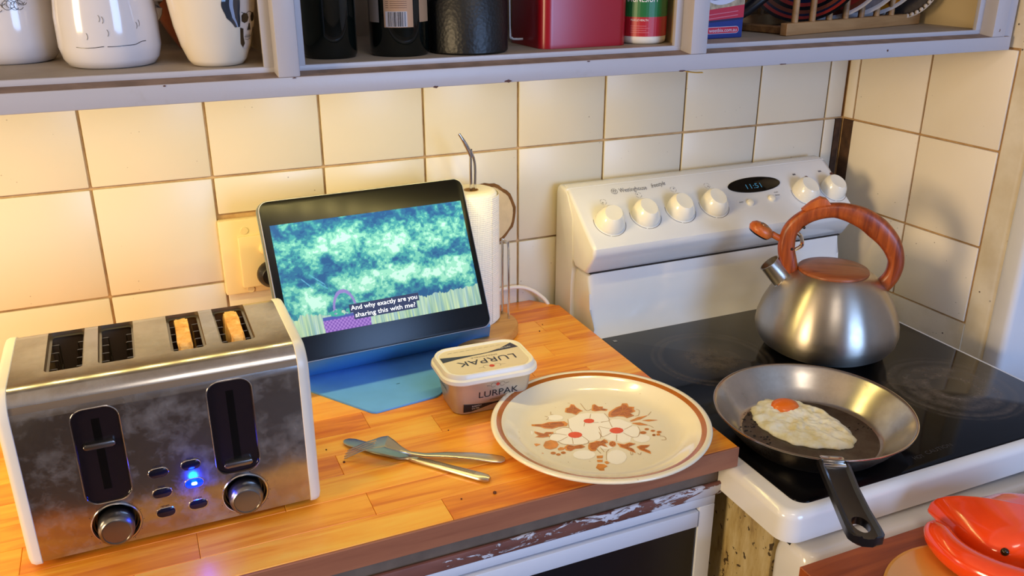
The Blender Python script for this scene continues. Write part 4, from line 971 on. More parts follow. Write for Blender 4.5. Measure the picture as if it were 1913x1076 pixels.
r = B(); tube(r, smooth_path([(0.004, -0.010, -0.012), (0.012, -0.010, -0.035), (0.018, 0.008, -0.075), (0.02, 0.010, -0.112)], 6), 0.003, 10); mesh_obj('cord', r, M_blackp, plug)

# ================================================================== paper towel on its holder
ph = thing('paper_towel_holder', 'round wooden paper towel holder with chrome rod behind the tablet', 'holder', (0.503, -0.088, 0.9))
r = B(); lathe(r, [(0, 0), (0.059, 0), (0.061, 0.002), (0.061, 0.013), (0.0595, 0.0152), (0, 0.0152)], 56); mesh_obj('base', r, M_basew, ph)
cx_, cy_ = -0.001, 0.018
r = B(); tube(r, smooth_path([(cx_, cy_, 0.014), (cx_, cy_, 0.26), (cx_ + 0.001, cy_, 0.268), (cx_ - 0.010, cy_, 0.292), (cx_ - 0.0165, cy_ + 0.001, 0.304)], 5), 0.0021, 12)
tube(r, smooth_path([(cx_ + 0.006, cy_, 0.222), (cx_ + 0.006, cy_, 0.262), (cx_ - 0.004, cy_, 0.284), (cx_ - 0.0165, cy_ + 0.001, 0.304)], 5), 0.0021, 12)
mesh_obj('centre_rod', r, M_chrome, ph)
r = B(); tube(r, smooth_path([(0.048, 0.018, 0.014), (0.048, 0.018, 0.128), (0.0495, 0.016, 0.136), (0.0505, 0.003, 0.136), (0.050, 0.000, 0.128), (0.050, -0.002, 0.014)], 5), 0.0019, 12)
mesh_obj('tension_arm', r, M_chrome, ph)
def towel_mat():
    m = NT('paper_towel'); v = m.coord((1, 1, 1)); m.base('fbf4e6'); m.set(Roughness=0.95)
    tc = m.n('ShaderNodeTexCoord'); sx = m.n('ShaderNodeSeparateXYZ'); m.l(tc.outputs['Object'], sx.inputs[0])
    at = m.n('ShaderNodeMath', operation='ARCTAN2'); m.l(sx.outputs[1], at.inputs[0]); m.l(sx.outputs[0], at.inputs[1])
    mul = m.n('ShaderNodeMath', operation='MULTIPLY'); mul.inputs[1].default_value = 0.045; m.l(at.outputs[0], mul.inputs[0])
    a1 = m.n('ShaderNodeMath', operation='ADD'); m.l(mul.outputs[0], a1.inputs[0]); m.l(sx.outputs[2], a1.inputs[1])
    a2 = m.n('ShaderNodeMath', operation='SUBTRACT'); m.l(mul.outputs[0], a2.inputs[0]); m.l(sx.outputs[2], a2.inputs[1])
    outs = []
    for a in (a1, a2):
        s = m.n('ShaderNodeMath', operation='MULTIPLY'); s.inputs[1].default_value = 1050; m.l(a.outputs[0], s.inputs[0])
        t = m.n('ShaderNodeMath', operation='SINE'); m.l(s.outputs[0], t.inputs[0]); outs.append(t)
    mm = m.n('ShaderNodeMath', operation='MULTIPLY'); m.l(outs[0].outputs[0], mm.inputs[0]); m.l(outs[1].outputs[0], mm.inputs[1])
    m.bump(mm.outputs[0], 0.45, 0.0008); return m.m
M_towel = towel_mat()
roll = thing('paper_towel_roll', 'white embossed paper towel roll on the wooden holder behind the tablet', 'paper towel', (0.5020, -0.070, 0.9155))
r = B(); lathe(r, [(0.011, 0.0), (0.0365, 0.0), (0.0375, 0.002), (0.0375, 0.200), (0.0355, 0.204), (0.030, 0.206), (0.011, 0.205), (0.011, 0.0)], 72, cap=False); mesh_obj('paper', r, M_towel, roll, angle=1.0)
r = B(); lathe(r, [(0.0098, 0.0), (0.0108, 0.0), (0.0108, 0.2055), (0.0098, 0.2055), (0.0098, 0.0)], 32, cap=False); mesh_obj('card_core', r, simple('card', 'b8905c', 0.9), roll)
r = B(); ang = [math.radians(a) for a in range(-60, 66, 6)]
rad = lambda k, n: 0.0385 + 0.012 * (k / n) ** 1.5
n_ = len(ang) - 1
loft(r, [[(rad(k, n_) * math.cos(a), rad(k, n_) * math.sin(a), 0.003) for k, a in enumerate(ang)] + [((rad(k, n_) - 0.0006) * math.cos(a), (rad(k, n_) - 0.0006) * math.sin(a), 0.003) for k, a in reversed(list(enumerate(ang)))],
         [(rad(k, n_) * math.cos(a), rad(k, n_) * math.sin(a), 0.199) for k, a in enumerate(ang)] + [((rad(k, n_) - 0.0006) * math.cos(a), (rad(k, n_) - 0.0006) * math.sin(a), 0.199) for k, a in reversed(list(enumerate(ang)))]])
mesh_obj('loose_sheet', r, M_towel, roll, angle=1.0)
r = B(); tube(r, smooth_path([(0.44, -0.010, 0.9055), (0.545, -0.008, 0.925), (0.585, -0.008, 0.931), (0.615, -0.010, 0.928), (0.638, -0.018, 0.915), (0.652, -0.028, 0.895), (0.656, -0.032, 0.85), (0.656, -0.03, 0.6)], 8), 0.0032, 10)
o = mesh_obj('power_cable', r, simple('white_cable', 'ece2d4', 0.4)); tag(o, 'white cable lying along the tiles and dropping behind the stove', 'cable')
# ================================================================== butter tub
tub = thing('butter_tub', 'silver plastic butter tub with cream lid between the tablet and plate', 'tub', (0.4325, -0.288, 0.9), -0.03)
bm = B(); L = []
for w, d, z, rc in ((0.094, 0.058, 0.0, 0.014), (0.100, 0.064, 0.0015, 0.016), (0.112, 0.076, 0.040, 0.02), (0.1165, 0.0805, 0.0505, 0.022)):
    L.append([(x, y, z) for x, y in rrect(0, 0, w, d, rc, 7)])
loft(bm, L, cap1=True)
tb = mesh_obj('tub_body', bm, simple('silver_print', 'c2b6a4', 0.38, 0.55, var=0.05), tub, label='silver printed side')
bm = B(); L = []
for w, d, z, rc in ((0.120, 0.084, 0.0485, 0.024), (0.1265, 0.0905, 0.0480, 0.026), (0.1285, 0.0925, 0.0495, 0.027), (0.1275, 0.0915, 0.0535, 0.027), (0.1225, 0.0865, 0.0555, 0.025), (0.1210, 0.0850, 0.0590, 0.0245), (0.1185, 0.0825, 0.0612, 0.0235), (0.1145, 0.0785, 0.0612, 0.022), (0.1115, 0.0755, 0.0592, 0.021)):
    L.append([(x, y, z) for x, y in rrect(0, 0, w, d, rc, 8)])
loft(bm, L)
lid = mesh_obj('lid', bm, simple('lid_plastic', 'eee6d6', 0.3), tub, label='cream plastic lid with raised rim')
M_tubc = simple('lid_label', 'ddccb0', 0.4); M_navy = simple('label_navy', '2c2c44', 0.45); M_redp = simple('label_red', 'c83c28', 0.45)
top = lambda x, y: (x, y, 0.0597)
bm = B(); poly(bm, rrect(0, 0, 0.108, 0.072, 0.019, 6), lambda x, y: (x, y, 0.0594))
# dark swoosh (as seen from the front: along the far edge)
sw = [(-0.0525, 0.006), (-0.0525, 0.017), (-0.02, 0.0155), (0.008, 0.0165), (0.030, 0.0225), (0.0425, 0.033), (0.0495, 0.028), (0.052, 0.018), (0.030, 0.0145), (0.006, 0.0125), (-0.02, 0.0105)]
def strip(bm, lo_, hi_, mi, fn):
    for i in range(len(lo_) - 1): poly(bm, [lo_[i], lo_[i + 1], hi_[i + 1], hi_[i]], fn, mi)
strip(bm, [(-0.0535, 0.004), (-0.035, 0.0075), (-0.01, 0.0105), (0.010, 0.0120), (0.030, 0.0135), (0.0535, 0.0150)], [(-0.0535, 0.018), (-0.035, 0.0150), (-0.01, 0.0125), (0.010, 0.0135), (0.030, 0.0195), (0.0485, 0.0305)], 1, top)
Tl = Matrix.Translation((0.002, -0.0075, 0.0597)) @ Matrix.Rotation(PI, 4, 'Z')
text_bm(bm, 'LURPAK', 0.020, Tl, mi=1, width=0.078, sy=0.95)
text_bm(bm, 'SPREADABLE', 0.0042, Matrix.Translation((0.002, 0.0045, 0.0597)) @ Matrix.Rotation(PI, 4, 'Z'), mi=2, width=0.036)
text_bm(bm, 'slightly salted', 0.0045, Matrix.Translation((0.036, 0.0185, 0.0599)) @ Matrix.Rotation(PI + 0.1, 4, 'Z'), mi=3, width=0.017)
poly(bm, ellip(0.002, -0.0250, 0.0034, 0.0034, n=14), top, 4)
for s in (-1, 1):
    strokeline(bm, arc(0.002 + s * 0.0075, -0.0250, 0.0040, 90 - s * 150, 90 + s * 60, 10), 0.0004, top, 2)
    strokeline(bm, [(0.002 + s * 0.012, -0.0250), (0.002 + s * 0.018, -0.0255)], 0.0004, top, 2)
for k in range(9): strokeline(bm, [(-0.040 + k * 0.0085, 0.0275 + 0.0002 * k), (-0.0345 + k * 0.0085, 0.0277 + 0.0002 * k)], 0.0005, top, 2)
mesh_obj('lid_print', bm, [M_tubc, M_navy, simple('label_grey', '8a7e70', 0.5), M_white, M_redp], lid, smooth=False)
# front and left side print: map (x, z) on the sloped side
def side_pt(x, z, h=0.0004):   # front side, half depth grows with z
    t = (z - 0.0015) / 0.0385 if z < 0.04 else 1 + (z - 0.04) / 0.0105 * 0.37
    return (x, -(0.032 + 0.006 * t) - h, z)
def left_pt(y, z, h=0.0004):
    t = (z - 0.0015) / 0.0385
    return (-(0.050 + 0.006 * t) - h, y, z)
bm = B()
text_bm(bm, 'LURPAK', 0.013, None, mi=0, width=0.053, wrap=lambda c: side_pt(c.x + 0.006, c.y + 0.0265))
text_bm(bm, 'SPREADABLE', 0.003, None, mi=1, width=0.022, wrap=lambda c: side_pt(c.x + 0.006, c.y + 0.0172))
poly(bm, [side_pt(a, b)[0::2] for a, b in ellip(0.005, 0.0395, 0.0024, 0.0024, n=12)], lambda x, z: side_pt(x, z), 2)
for s in (-1, 1): strokeline(bm, arc(0.005 + s * 0.006, 0.0390, 0.0032, 0, 330, 12), 0.0004, lambda x, z: side_pt(x, z), 1); strokeline(bm, [(0.005 + s * .010, .0385), (0.005 + s * .015, .0395)], 0.0005, lambda x, z: side_pt(x, z), 1)
lo_ = [(-0.040, 0.0045), (-0.030, 0.0040), (-0.015, 0.0070), (0.0, 0.0105), (0.015, 0.0120), (0.034, 0.0065)]; hi_ = [(-0.040, 0.0165), (-0.030, 0.0150), (-0.015, 0.0135), (0.0, 0.0130), (0.015, 0.0140), (0.034, 0.0165)]
strip(bm, lo_, hi_, 0, lambda x, z: side_pt(x, z))
text_bm(bm, 'SLIGHTLY', 0.0032, None, mi=3, width=0.013, wrap=lambda c: side_pt(c.x - 0.0225, c.y + 0.0118, 0.0008)); text_bm(bm, 'SALTED', 0.0032, None, mi=3, width=0.010, wrap=lambda c: side_pt(c.x - 0.0240, c.y + 0.0082, 0.0008))
text_bm(bm, 'LURPAK', 0.008, None, mi=0, width=0.028, wrap=lambda c: left_pt(-c.x + 0.002, c.y + 0.030))
mesh_obj('side_print', bm, [M_printd, simple('label_grey2', '6a5e52', 0.5), M_redp, M_white], tb, smooth=False)

# ================================================================== plate
plate = thing('dinner_plate', 'cream stoneware plate with brown rim band and floral print', 'plate', (0.5265, -0.4305, 0.9))
m = NT('stoneware_glaze'); v = m.coord(); n = m.noise(v, 130, 3)
m.base(m.mix(m.ramp(n, [(0.70, 0.0), (0.74, 0.5)]), 'f0e4c6', 'b08a54')); m.set(Roughness=0.13); m.b.inputs['Coat Weight'].default_value = 0.5; m.b.inputs['Coat Roughness'].default_value = 0.05
M_plate = m.m
bm = B(); prof = [(0, 0.003), (0.074, 0.003), (0.076, 0.0), (0.081, 0.0), (0.084, 0.003), (0.110, 0.0095), (0.128, 0.0165), (0.1318, 0.0192), (0.1325, 0.0208), (0.1315, 0.0222), (0.1285, 0.0226), (0.1255, 0.0220), (0.1195, 0.0200), (0.113, 0.0165), (0.104, 0.0110), (0.096, 0.0078), (0.088, 0.0066), (0.078, 0.0062), (0, 0.0062)]
lathe(bm, prof, 96)
for f in bm.faces:
    c = f.calc_center_median(); r = math.hypot(c.x, c.y)
    if c.z > 0.0195 and 0.1185 < r < 0.1265 : f.material_index = 1
    elif c.z > 0.017 and 0.114 < r <= 0.1185: f.material_index = 0
pl_ = mesh_obj('plate_body', bm, [M_plate, simple('brown_band_glaze', 'b0621e', 0.14, var=0.08, vscale=60, coat=0.5)], plate, angle=1.2)
bm = B(); f4 = lambda h: (lambda x, y: (x * 1e-4, y * 1e-4, h))
for i, s in enumerate(PLATE['white']): poly(bm, s, f4(0.00640 + i * 0.00001), 0)
for i, s in enumerate(PLATE['leaf']): poly(bm, s, f4(0.00650 + i * 0.000002), 1)
for s in PLATE['leaf']:
    cx = sum(a for a, b in s) / len(s); cy = sum(b for a, b in s) / len(s)
    if len(s) > 8: poly(bm, [(cx + (a - cx) * .80, cy + (b - cy) * .80) for a, b in s], f4(0.00656), 4)
    if len(s) > 8:
        for a, b in s[::2]: strokeline(bm, [(cx, cy), (cx + (a - cx) * .78, cy + (b - cy) * .78)], 5.0, f4(0.0066), 1)
for s in PLATE['orange']: poly(bm, s, f4(0.00662), 2)
for s in PLATE['line']:
    q = smooth_path([(a, b, 0) for a, b in s], 4) if len(s) > 2 else [Vector((a, b, 0)) for a, b in s]
    strokeline(bm, [(p.x, p.y) for p in q], 6.0, f4(0.00655), 3)
mesh_obj('floral_print', bm, [simple('petal_white', 'fdf6e6', 0.14, coat=0.4), simple('leaf_brown', 'dc8a2c', 0.16, var=0.25, vscale=90, coat=0.4), simple('flower_orange', 'e8501c', 0.16, coat=0.4), simple('outline_brown', 'b08850', 0.2), simple('leaf_dark', 'b46014', 0.16, var=0.25, vscale=150, coat=0.4)], pl_, smooth=False)

# ================================================================== cutlery
def bar(bm, st, n=10, y0=0.0):
    """st: list of (s, halfwidth, z, thickness[, bow]) along +x; superelliptic section"""
    rings = []
    for (s, w, z, t) in st:
        rg = []
        for k in range(n):
            a = 2 * PI * k / n; rg.append((s, y0 + w * math.copysign(abs(math.cos(a)) ** 0.7, math.cos(a)), z + t / 2 * math.copysign(abs(math.sin(a)) ** 0.8, math.sin(a))))
        rings.append(rg)
    loft(bm, rings)
k0, k1 = Vector((0.2385, -0.3225, 0)), Vector((0.3668, -0.4680, 0)); d = k1 - k0
knife = thing('table_knife', 'stainless table knife with round tip lying under the fork', 'knife', (k0.x, k0.y, 0.9), math.atan2(d.y, d.x))
ln = d.length
bm = B(); bar(bm, [(0.0, 0.002, 0.0035, 0.0008), (0.003, 0.0060, 0.0035, 0.0010), (0.010, 0.0085, 0.0034, 0.0012), (0.05, 0.0092, 0.0030, 0.0014), (0.080, 0.0080, 0.0030, 0.0018), (0.088, 0.0045, 0.0032, 0.0030), (0.092, 0.0035, 0.0034, 0.0042)], 12)
mesh_obj('blade', bm, M_cut, knife)
bm = B(); bar(bm, [(0.091, 0.0034, 0.0034, 0.0040), (0.097, 0.0048, 0.0034, 0.0052), (0.13, 0.0055, 0.0034, 0.0060), (ln - 0.012, 0.0066, 0.0034, 0.0064), (ln - 0.004, 0.0062, 0.0034, 0.0060), (ln, 0.0030, 0.0034, 0.0040)], 12)
hd = mesh_obj('handle', bm, M_cut, knife)
bm = B()
for y in (-0.002, 0, 0.002): box(bm, 0.102, ln - 0.018, y - 0.0002, y + 0.0002, 0.0062, 0.0066)
mesh_obj('handle_groove', bm, simple('groove', '6a5a4a', 0.4, 0.8), hd)
f0, f1 = Vector((0.2315, -0.3525, 0)), Vector((0.3985, -0.4370, 0)); d = f1 - f0; ln = d.length
fork = thing('table_fork', 'stainless fork lying tines down across the knife', 'fork', (f0.x, f0.y, 0.9), math.atan2(d.y, d.x))
def zf(s): return 0.0015 + 0.0215 * math.sin(min(1, s / 0.060) * PI / 2) ** 1.0 if s < 0.052 else max(0.0028, 0.0223 - 0.0200 * min(1, (s - 0.052) / 0.034) ** 0.8 + 0.0045 * math.sin(min(1, max(0, (s - 0.07) / 0.115)) * PI))
for k in range(4):
    bm = B(); yy = -0.0084 + k * 0.0056
    bar(bm, [(s, (0.0007 if s < 0.002 else 0.0014 + s * 0.008), zf(s), 0.0012) for s in (0.0 + abs(k - 1.5) * 0.001, 0.004, 0.010, 0.018, 0.026, 0.034, 0.040)], 8, yy)
    mesh_obj('tine', bm, M_cut, fork)
bm = B(); bar(bm, [(s, w, zf(s), t) for s, w, t in ((0.037, 0.0112, 0.0012), (0.042, 0.0122, 0.0013), (0.050, 0.0122, 0.0014), (0.058, 0.0102, 0.0016), (0.066, 0.0062, 0.002), (0.073, 0.0036, 0.0026), (0.080, 0.0030, 0.0030))], 14)
mesh_obj('fork_head', bm, M_cut, fork)
bm = B(); bar(bm, [(s, w, zf(s) + 0.0002, t) for s, w, t in ((0.079, 0.0030, 0.0030), (0.095, 0.0034, 0.0028), (0.12, 0.0052, 0.0026), (0.15, 0.0070, 0.0024), (0.172, 0.0080, 0.0022), (ln - 0.004, 0.0070, 0.0022), (ln, 0.0035, 0.0020))], 14)
mesh_obj('handle', bm, M_cut, fork)

# ================================================================== frying pan and egg
HZ = 0.8824
pan = thing('frying_pan', 'small stainless steel frying pan with black handle on the front left hob ring', 'pan', (0.7894, -0.5015, HZ - 0.0075))
pan.scale = (1.013, 1.013, 1.013)
bm = B(); lathe(bm, [(0, 0), (0.082, 0), (0.085, 0.001), (0.090, 0.005), (0.102, 0.018), (0.113, 0.032), (0.1195, 0.0392), (0.1208, 0.0405), (0.1205, 0.0418), (0.1190, 0.0420), (0.1165, 0.0395), (0.1100, 0.0320), (0.099, 0.0185), (0.0885, 0.0075), (0.0845, 0.0050), (0.0820, 0.0044)], 96, cap=False)
mesh_obj('pan_body', bm, M_pan, pan, angle=1.2)
bm = B(); lathe(bm, [(0.0821, 0.0044), (0.081, 0.0041), (0.05, 0.0040), (0, 0.0040)], 96, cap=False); mesh_obj('pan_floor', bm, M_pan_floor, pan, angle=1.2, label='scorched inside base')
bm = B(); random.seed(8)
for k in range(70):
    a = random.gauss(2.9, 0.55); r = random.uniform(0.055, 0.088)
    x, y = r * math.cos(a), r * math.sin(a)
    z = 0.0045 if r < 0.084 else 0.0065
    s = random.uniform(0.0006, 0.0022)
    bmesh.ops.create_icosphere(bm, subdivisions=1, radius=s, matrix=Matrix.Translation((x, y, z)) @ Matrix.Diagonal((1, random.uniform(.4, 1), 0.3, 1)))
for k in range(16):
    x, y = 0.062 + random.gauss(0, 0.012), -0.01 + random.gauss(0, 0.018)
    bmesh.ops.create_icosphere(bm, subdivisions=1, radius=random.uniform(0.0005, 0.0016), matrix=Matrix.Translation((x, y, 0.0045)) @ Matrix.Diagonal((1, .6, 0.3, 1)))
o = mesh_obj('burnt_bits', bm, simple('char', '140c08', 0.6), pan); o['kind'] = 'stuff'
hang = math.atan2(-0.138, -0.081)
HM = Matrix.Rotation(hang, 4, 'Z')
bm = B(); L = []
out_ = []
Ld = [(0.112, 0.0165), (0.135, 0.0165), (0.17, 0.0158), (0.21, 0.0162), (0.245, 0.0172), (0.258, 0.0168), (0.264, 0.0140), (0.2665, 0.0080)]
def hz(s): return 0.0375 - 0.004 * math.sin((s - 0.112) / 0.155 * PI) + 0.010 * max(0, (s - 0.112) / 0.155)
rings = []
for s, w in Ld:
    z = hz(s); rings.append([(s, -w, z - 0.007), (s, -w * 0.6, z - 0.010), (s, w * 0.6, z - 0.010), (s, w, z - 0.007), (s, w, z + 0.001), (s, w * 0.82, z + 0.0022), (s, w * 0.62, z - 0.0005), (s, 0, z - 0.0012), (s, -w * 0.62, z - 0.0005), (s, -w * 0.82, z + 0.0022), (s, -w, z + 0.001)])
loft(bm, rings, M=HM)
ho = mesh_obj('handle', bm, M_blackp, pan, angle=0.9)
c = B(); prism(c, ellip(0.238, 0, 0.0155, 0.0085, n=24), -0.02, 0.1, M=HM); me = bpy.data.meshes.new('c'); bmesh.ops.recalc_face_normals(c, faces=c.faces); c.to_mesh(me); c.free(); co_ = bpy.data.objects.new('c', me); COL.objects.link(co_); co_.parent = pan
boolean(ho, [co_])
bm = B(); box(bm, 0.105, 0.128, -0.0135, 0.0135, 0.0285, 0.0385, 0.002, 2, M=HM); mesh_obj('handle_bracket', bm, M_chrome, pan)

egg = thing('fried_egg', 'fried egg with orange yolk lying in the frying pan', 'egg', (0.7945, -0.4802, HZ - 0.0075 + 0.0042))
egg.scale = (1.013, 1.013, 1.013)
ep = [(0.7502, -0.4346), (0.7691, -0.4230), (0.7830, -0.4215), (0.7971, -0.4315), (0.8154, -0.4382), (0.8215, -0.4501), (0.8320, -0.4680), (0.8334, -0.4967), (0.8301, -0.5240), (0.8194, -0.5487), (0.8001, -0.5586), (0.7781, -0.5500), (0.7509, -0.5325), (0.7377, -0.5092), (0.733, -0.4792), (0.7378, -0.455)]
eo = smooth_path([(x - 0.785, y + 0.490, 0) for x, y in ep], 8, closed=True)
bm = B(); loops = []; random.seed(12)
from mathutils import noise as mnoise
wob = [1 + 0.020 * math.sin(i * 0.9) + random.uniform(-0.012, 0.012) for i in range(len(eo))]
for k in range(26):
    t = k / 26; s = (1 - t)
    L = []
    for i, p in enumerate(eo):
        x, y = p.x * s * wob[i], p.y * s * wob[i]
        edge = min(1, t * 7)
        h = 0.0012 + 0.0042 * edge ** 0.5 + 0.0030 * mnoise.noise(Vector((x * 75, y * 75, 1))) * edge + 0.0016 * mnoise.noise(Vector((x * 190, y * 190, 4))) * edge
        dy = math.hypot(x - 0.0055, y - 0.038); h += 0.0035 * math.exp(-(dy / 0.022) ** 2)
        L.append((x, y, max(0.0006, h)))
    loops.append(L)
loops = [[(a, b, 0.0) for a, b, c in loops[0]]] + loops
loft(bm, loops)
m = NT('egg_white'); v = m.coord(); n = m.noise(v, 60, 4)
m.base(m.ramp(n, [(0.35, 'ecdca4'), (0.6, 'fdf6e0')])); m.set(Roughness=0.22); m.b.inputs['Subsurface Weight'].default_value = 0.25; m.b.inputs['Subsurface Radius'].default_value = (0.004, 0.003, 0.002)
m.bump(m.noise(v, 220, 3), 0.35, 0.0015)
mesh_obj('egg_white', bm, m.m, egg, angle=2.0)
bm = B(); lathe(bm, [(0.0172, 0.003), (0.0170, 0.0062), (0.0150, 0.0094), (0.0105, 0.0118), (0.005, 0.0128), (0, 0.0130)], 40, Matrix.Translation((0.0055, 0.0395, 0)) @ Matrix.Diagonal((1.14, 0.98, 1.0, 1)), cap=False)
mesh_obj('yolk', bm, simple('yolk', 'f0741c', 0.2, coat=0.3), egg, angle=2.0)

# ================================================================== kettle
ket = thing('kettle', 'brushed steel whistling kettle with wood-look handle on the rear right hob ring', 'kettle', (0.9991, -0.2908, HZ - 0.0075), math.radians(-35))
ket.scale = (1.013, 1.013, 1.013)
bm = B(); lathe(bm, [(0, 0), (0.080, 0), (0.086, 0.002), (0.095, 0.008), (0.1020, 0.019), (0.1045, 0.031), (0.1030, 0.045), (0.0975, 0.063), (0.0885, 0.082), (0.0765, 0.100), (0.0645, 0.1125), (0.0565, 0.1180), (0.0537, 0.1192), (0.0520, 0.1200), (0, 0.1200)], 96)
mesh_obj('kettle_body', bm, M_kettle, ket, angle=1.2)
bm = B(); lathe(bm, [(0, 0.1200), (0.0505, 0.1200), (0.0512, 0.1215), (0.0500, 0.1238), (0.035, 0.1262), (0, 0.1275)], 72); mesh_obj('lid', bm, M_lidwood, ket, angle=1.0, label='wood-grain lid')
# spout
tip = Vector((-0.0925, 0, 0.126)); bs = Vector((-0.052, 0, 0.080)); ax = (tip - bs).normalized()
q = ax.to_track_quat('Z', 'Y').to_matrix().to_4x4(); T = Matrix.Translation(bs) @ q; Ls = (tip - bs).length
bm = B(); lathe(bm, [(0.0175, 0), (0.0163, 0.02), (0.0158, Ls - 0.001), (0.0162, Ls), (0.0148, Ls), (0.0146, Ls - 0.02), (0.0, Ls - 0.021)], 40, T, cap=False)
mesh_obj('spout', bm, M_kettle, ket, angle=0.7)
bm = B(); rg = []
for k in range(40):
    a = 2 * PI * k / 40; p = T @ Vector((0.0166 * math.cos(a), 0.0166 * math.sin(a), 0.0255 + 0.004 * math.cos(a))); rg.append(tuple(p))
tube(bm, rg, 0.0012, 6, closed=True); mesh_obj('spout_collar', bm, M_chrome, ket)
# handle
hp = [(-0.056, 0, 0.103), (-0.0655, 0, 0.130), (-0.071, 0, 0.155), (-0.066, 0, 0.182), (-0.044, 0, 0.203), (-0.010, 0, 0.2125), (0.026, 0, 0.205), (0.052, 0, 0.189), (0.073, 0, 0.168), (0.0845, 0, 0.143), (0.083, 0, 0.120), (0.074, 0, 0.104), (0.064, 0, 0.094)]
hr = [(0.009, 0.010), (0.0095, 0.0125), (0.0095, 0.0125), (0.0095, 0.0115), (0.0095, 0.0108), (0.0100, 0.0108), (0.0115, 0.0150), (0.0120, 0.0165), (0.0115, 0.0145), (0.0105, 0.0115), (0.0100, 0.0110), (0.0095, 0.0115), (0.0085, 0.0125)]
sub = 6; pth = smooth_path(hp, sub); rr2 = []
for i in range(len(pth)):
    t = i / sub; j = min(int(t), len(hr) - 2); f = t - j; rr2.append((hr[j][0] * (1 - f) + hr[j + 1][0] * f, hr[j][1] * (1 - f) + hr[j + 1][1] * f))
bm = B()
# section axes: a = out of the plane (y), b = in plane
P_ = [Vector(p) for p in pth]; rings = []
for i, p in enumerate(P_):
    t = (P_[min(i + 1, len(P_) - 1)] - P_[max(i - 1, 0)]).normalized(); nrm = Vector((t.z, 0, -t.x)); a, b = rr2[i]
    rings.append([tuple(p + Vector((0, 1, 0)) * (a * math.copysign(abs(math.cos(w)) ** 0.75, math.cos(w))) + nrm * (b * math.copysign(abs(math.sin(w)) ** 0.75, math.sin(w)))) for w in [2 * PI * k / 16 for k in range(16)]])
loft(bm, rings); hdl = mesh_obj('handle', bm, M_kwood, ket, angle=1.0, label='curved wood-look handle')
bm = B(); prism(bm, [(-0.056, 0.2110), (-0.044, 0.2230), (-0.032, 0.2310), (-0.023, 0.2290), (-0.010, 0.2150), (-0.030, 0.2080)], -0.006, 0.006, M=Matrix(((1, 0, 0, 0), (0, 0, -1, 0), (0, 1, 0, 0), (0, 0, 0, 1))), bev=0.001)
mesh_obj('thumb_trigger', bm, M_kwood, hdl)
bm = B()
for (x, z) in ((-0.050, 0.186), (-0.0635, 0.152)):
    bmesh.ops.create_icosphere(bm, subdivisions=2, radius=0.0022, matrix=Matrix.Translation((x, -0.0085, z)))
mesh_obj('handle_screw', bm, M_blackg, hdl)
bm = B(); tube(bm, smooth_path([(-0.058, -0.003, 0.150), (-0.050, -0.006, 0.158), (-0.052, -0.006, 0.170), (-0.058, -0.003, 0.176)], 4), 0.0028, 8); mesh_obj('lever_pivot', bm, M_chrome, hdl)
bm = B(); tube(bm, [(-0.072, 0, 0.160), (-0.084, 0, 0.166), (-0.094, 0, 0.171)], [(0.005, 0.0045)] * 3, 12)
arm = mesh_obj('whistle_arm', bm, M_kwood, ket)
Wt = Matrix.Translation((-0.1085, 0, 0.1775)) @ Matrix.Rotation(0.50, 4, 'Y')
bm = B(); lathe(bm, [(0, -0.007), (0.0150, -0.007), (0.0168, -0.003), (0.0160, 0.002), (0.0125, 0.006), (0.007, 0.0078), (0, 0.008)], 32, Wt @ Matrix.Diagonal((1.15, 0.95, 1, 1))); wc = mesh_obj('whistle_cap', bm, M_kwood, ket)
bm = B(); lathe(bm, [(0, -0.0095), (0.0135, -0.0095), (0.0150, -0.0070), (0, -0.0070)], 32, Wt @ Matrix.Diagonal((1.15, 0.95, 1, 1))); mesh_obj('whistle_seal', bm, M_blackp, wc)
bm = B(); lathe(bm, [(0.0045, 0.0082), (0.0062, 0.0084), (0.0070, 0.0080), (0.0070, 0.0075), (0.0045, 0.0078)], 24, Wt, cap=False); mesh_obj('whistle_grille', bm, M_dchrome, wc)
# ================================================================== wall cupboard with open shelf
cup = thing('wall_cupboard', 'old white painted wall cupboard with open shelf above the tiles', 'cupboard', (0, 0, 0))
SF = 1.337
def ub(nm, a, m, bev=0.0, parent=None, label=None):
    bm = B(); box(bm, *a, bev, 2 if bev else 1); return mesh_obj(nm, bm, m, parent or cup, label=label)
CX1 = 1.2545
ub('shelf_board', (-0.62, CX1, -0.2855, -0.001, 1.3160, SF), M_shelf)
fr = ub('front_rail', (-0.62, CX1 + 0.004, -0.3100, -0.2860, 1.3095, 1.3290), M_paint, 0.0012)
bm = B(); prof_sweep(bm, [(-0.3090, 1.3285), (-0.3090, 1.3292), (-0.2858, 1.3322), (-0.2858, 1.3285)], -0.62, CX1); mesh_obj('rail_ledge', bm, M_dust, fr, label='dusty brown ledge of the rail')
random.seed(31)
for (cx, cz, w_, h_) in ((0.372, 1.3100, 0.007, 0.0024), (0.458, 1.3112, 0.008, 0.0030), (0.690, 1.3101, 0.010, 0.0018), (0.845, 1.3102, 0.012, 0.0014), (0.22, 1.3282, 0.004, 0.0012), (0.095, 1.3275, 0.003, 0.0016), (1.022, 1.3195, 0.003, 0.003), (0.56, 1.3278, 0.005, 0.0012)):
    bm = B(); prism(bm, [(cx + x_ * (1 + random.uniform(-.3, .3)), cz + y_ * (1 + random.uniform(-.3, .3))) for x_, y_ in ellip(0, 0, w_ / 2, h_ / 2, n=9)], 0, 0.0004, M=Matrix(((1, 0, 0, 0), (0, 0, -1, -0.3100), (0, 1, 0, 0), (0, 0, 0, 1)))); mesh_obj('paint_chip', bm, simple('bare_wood_chip', '5a3c34', 0.8), fr)
ub('inner_strip', (-0.62, CX1 - 0.03, -0.2880, -0.2820, 1.3318, SF + 0.0008), M_paint, 0.0008)
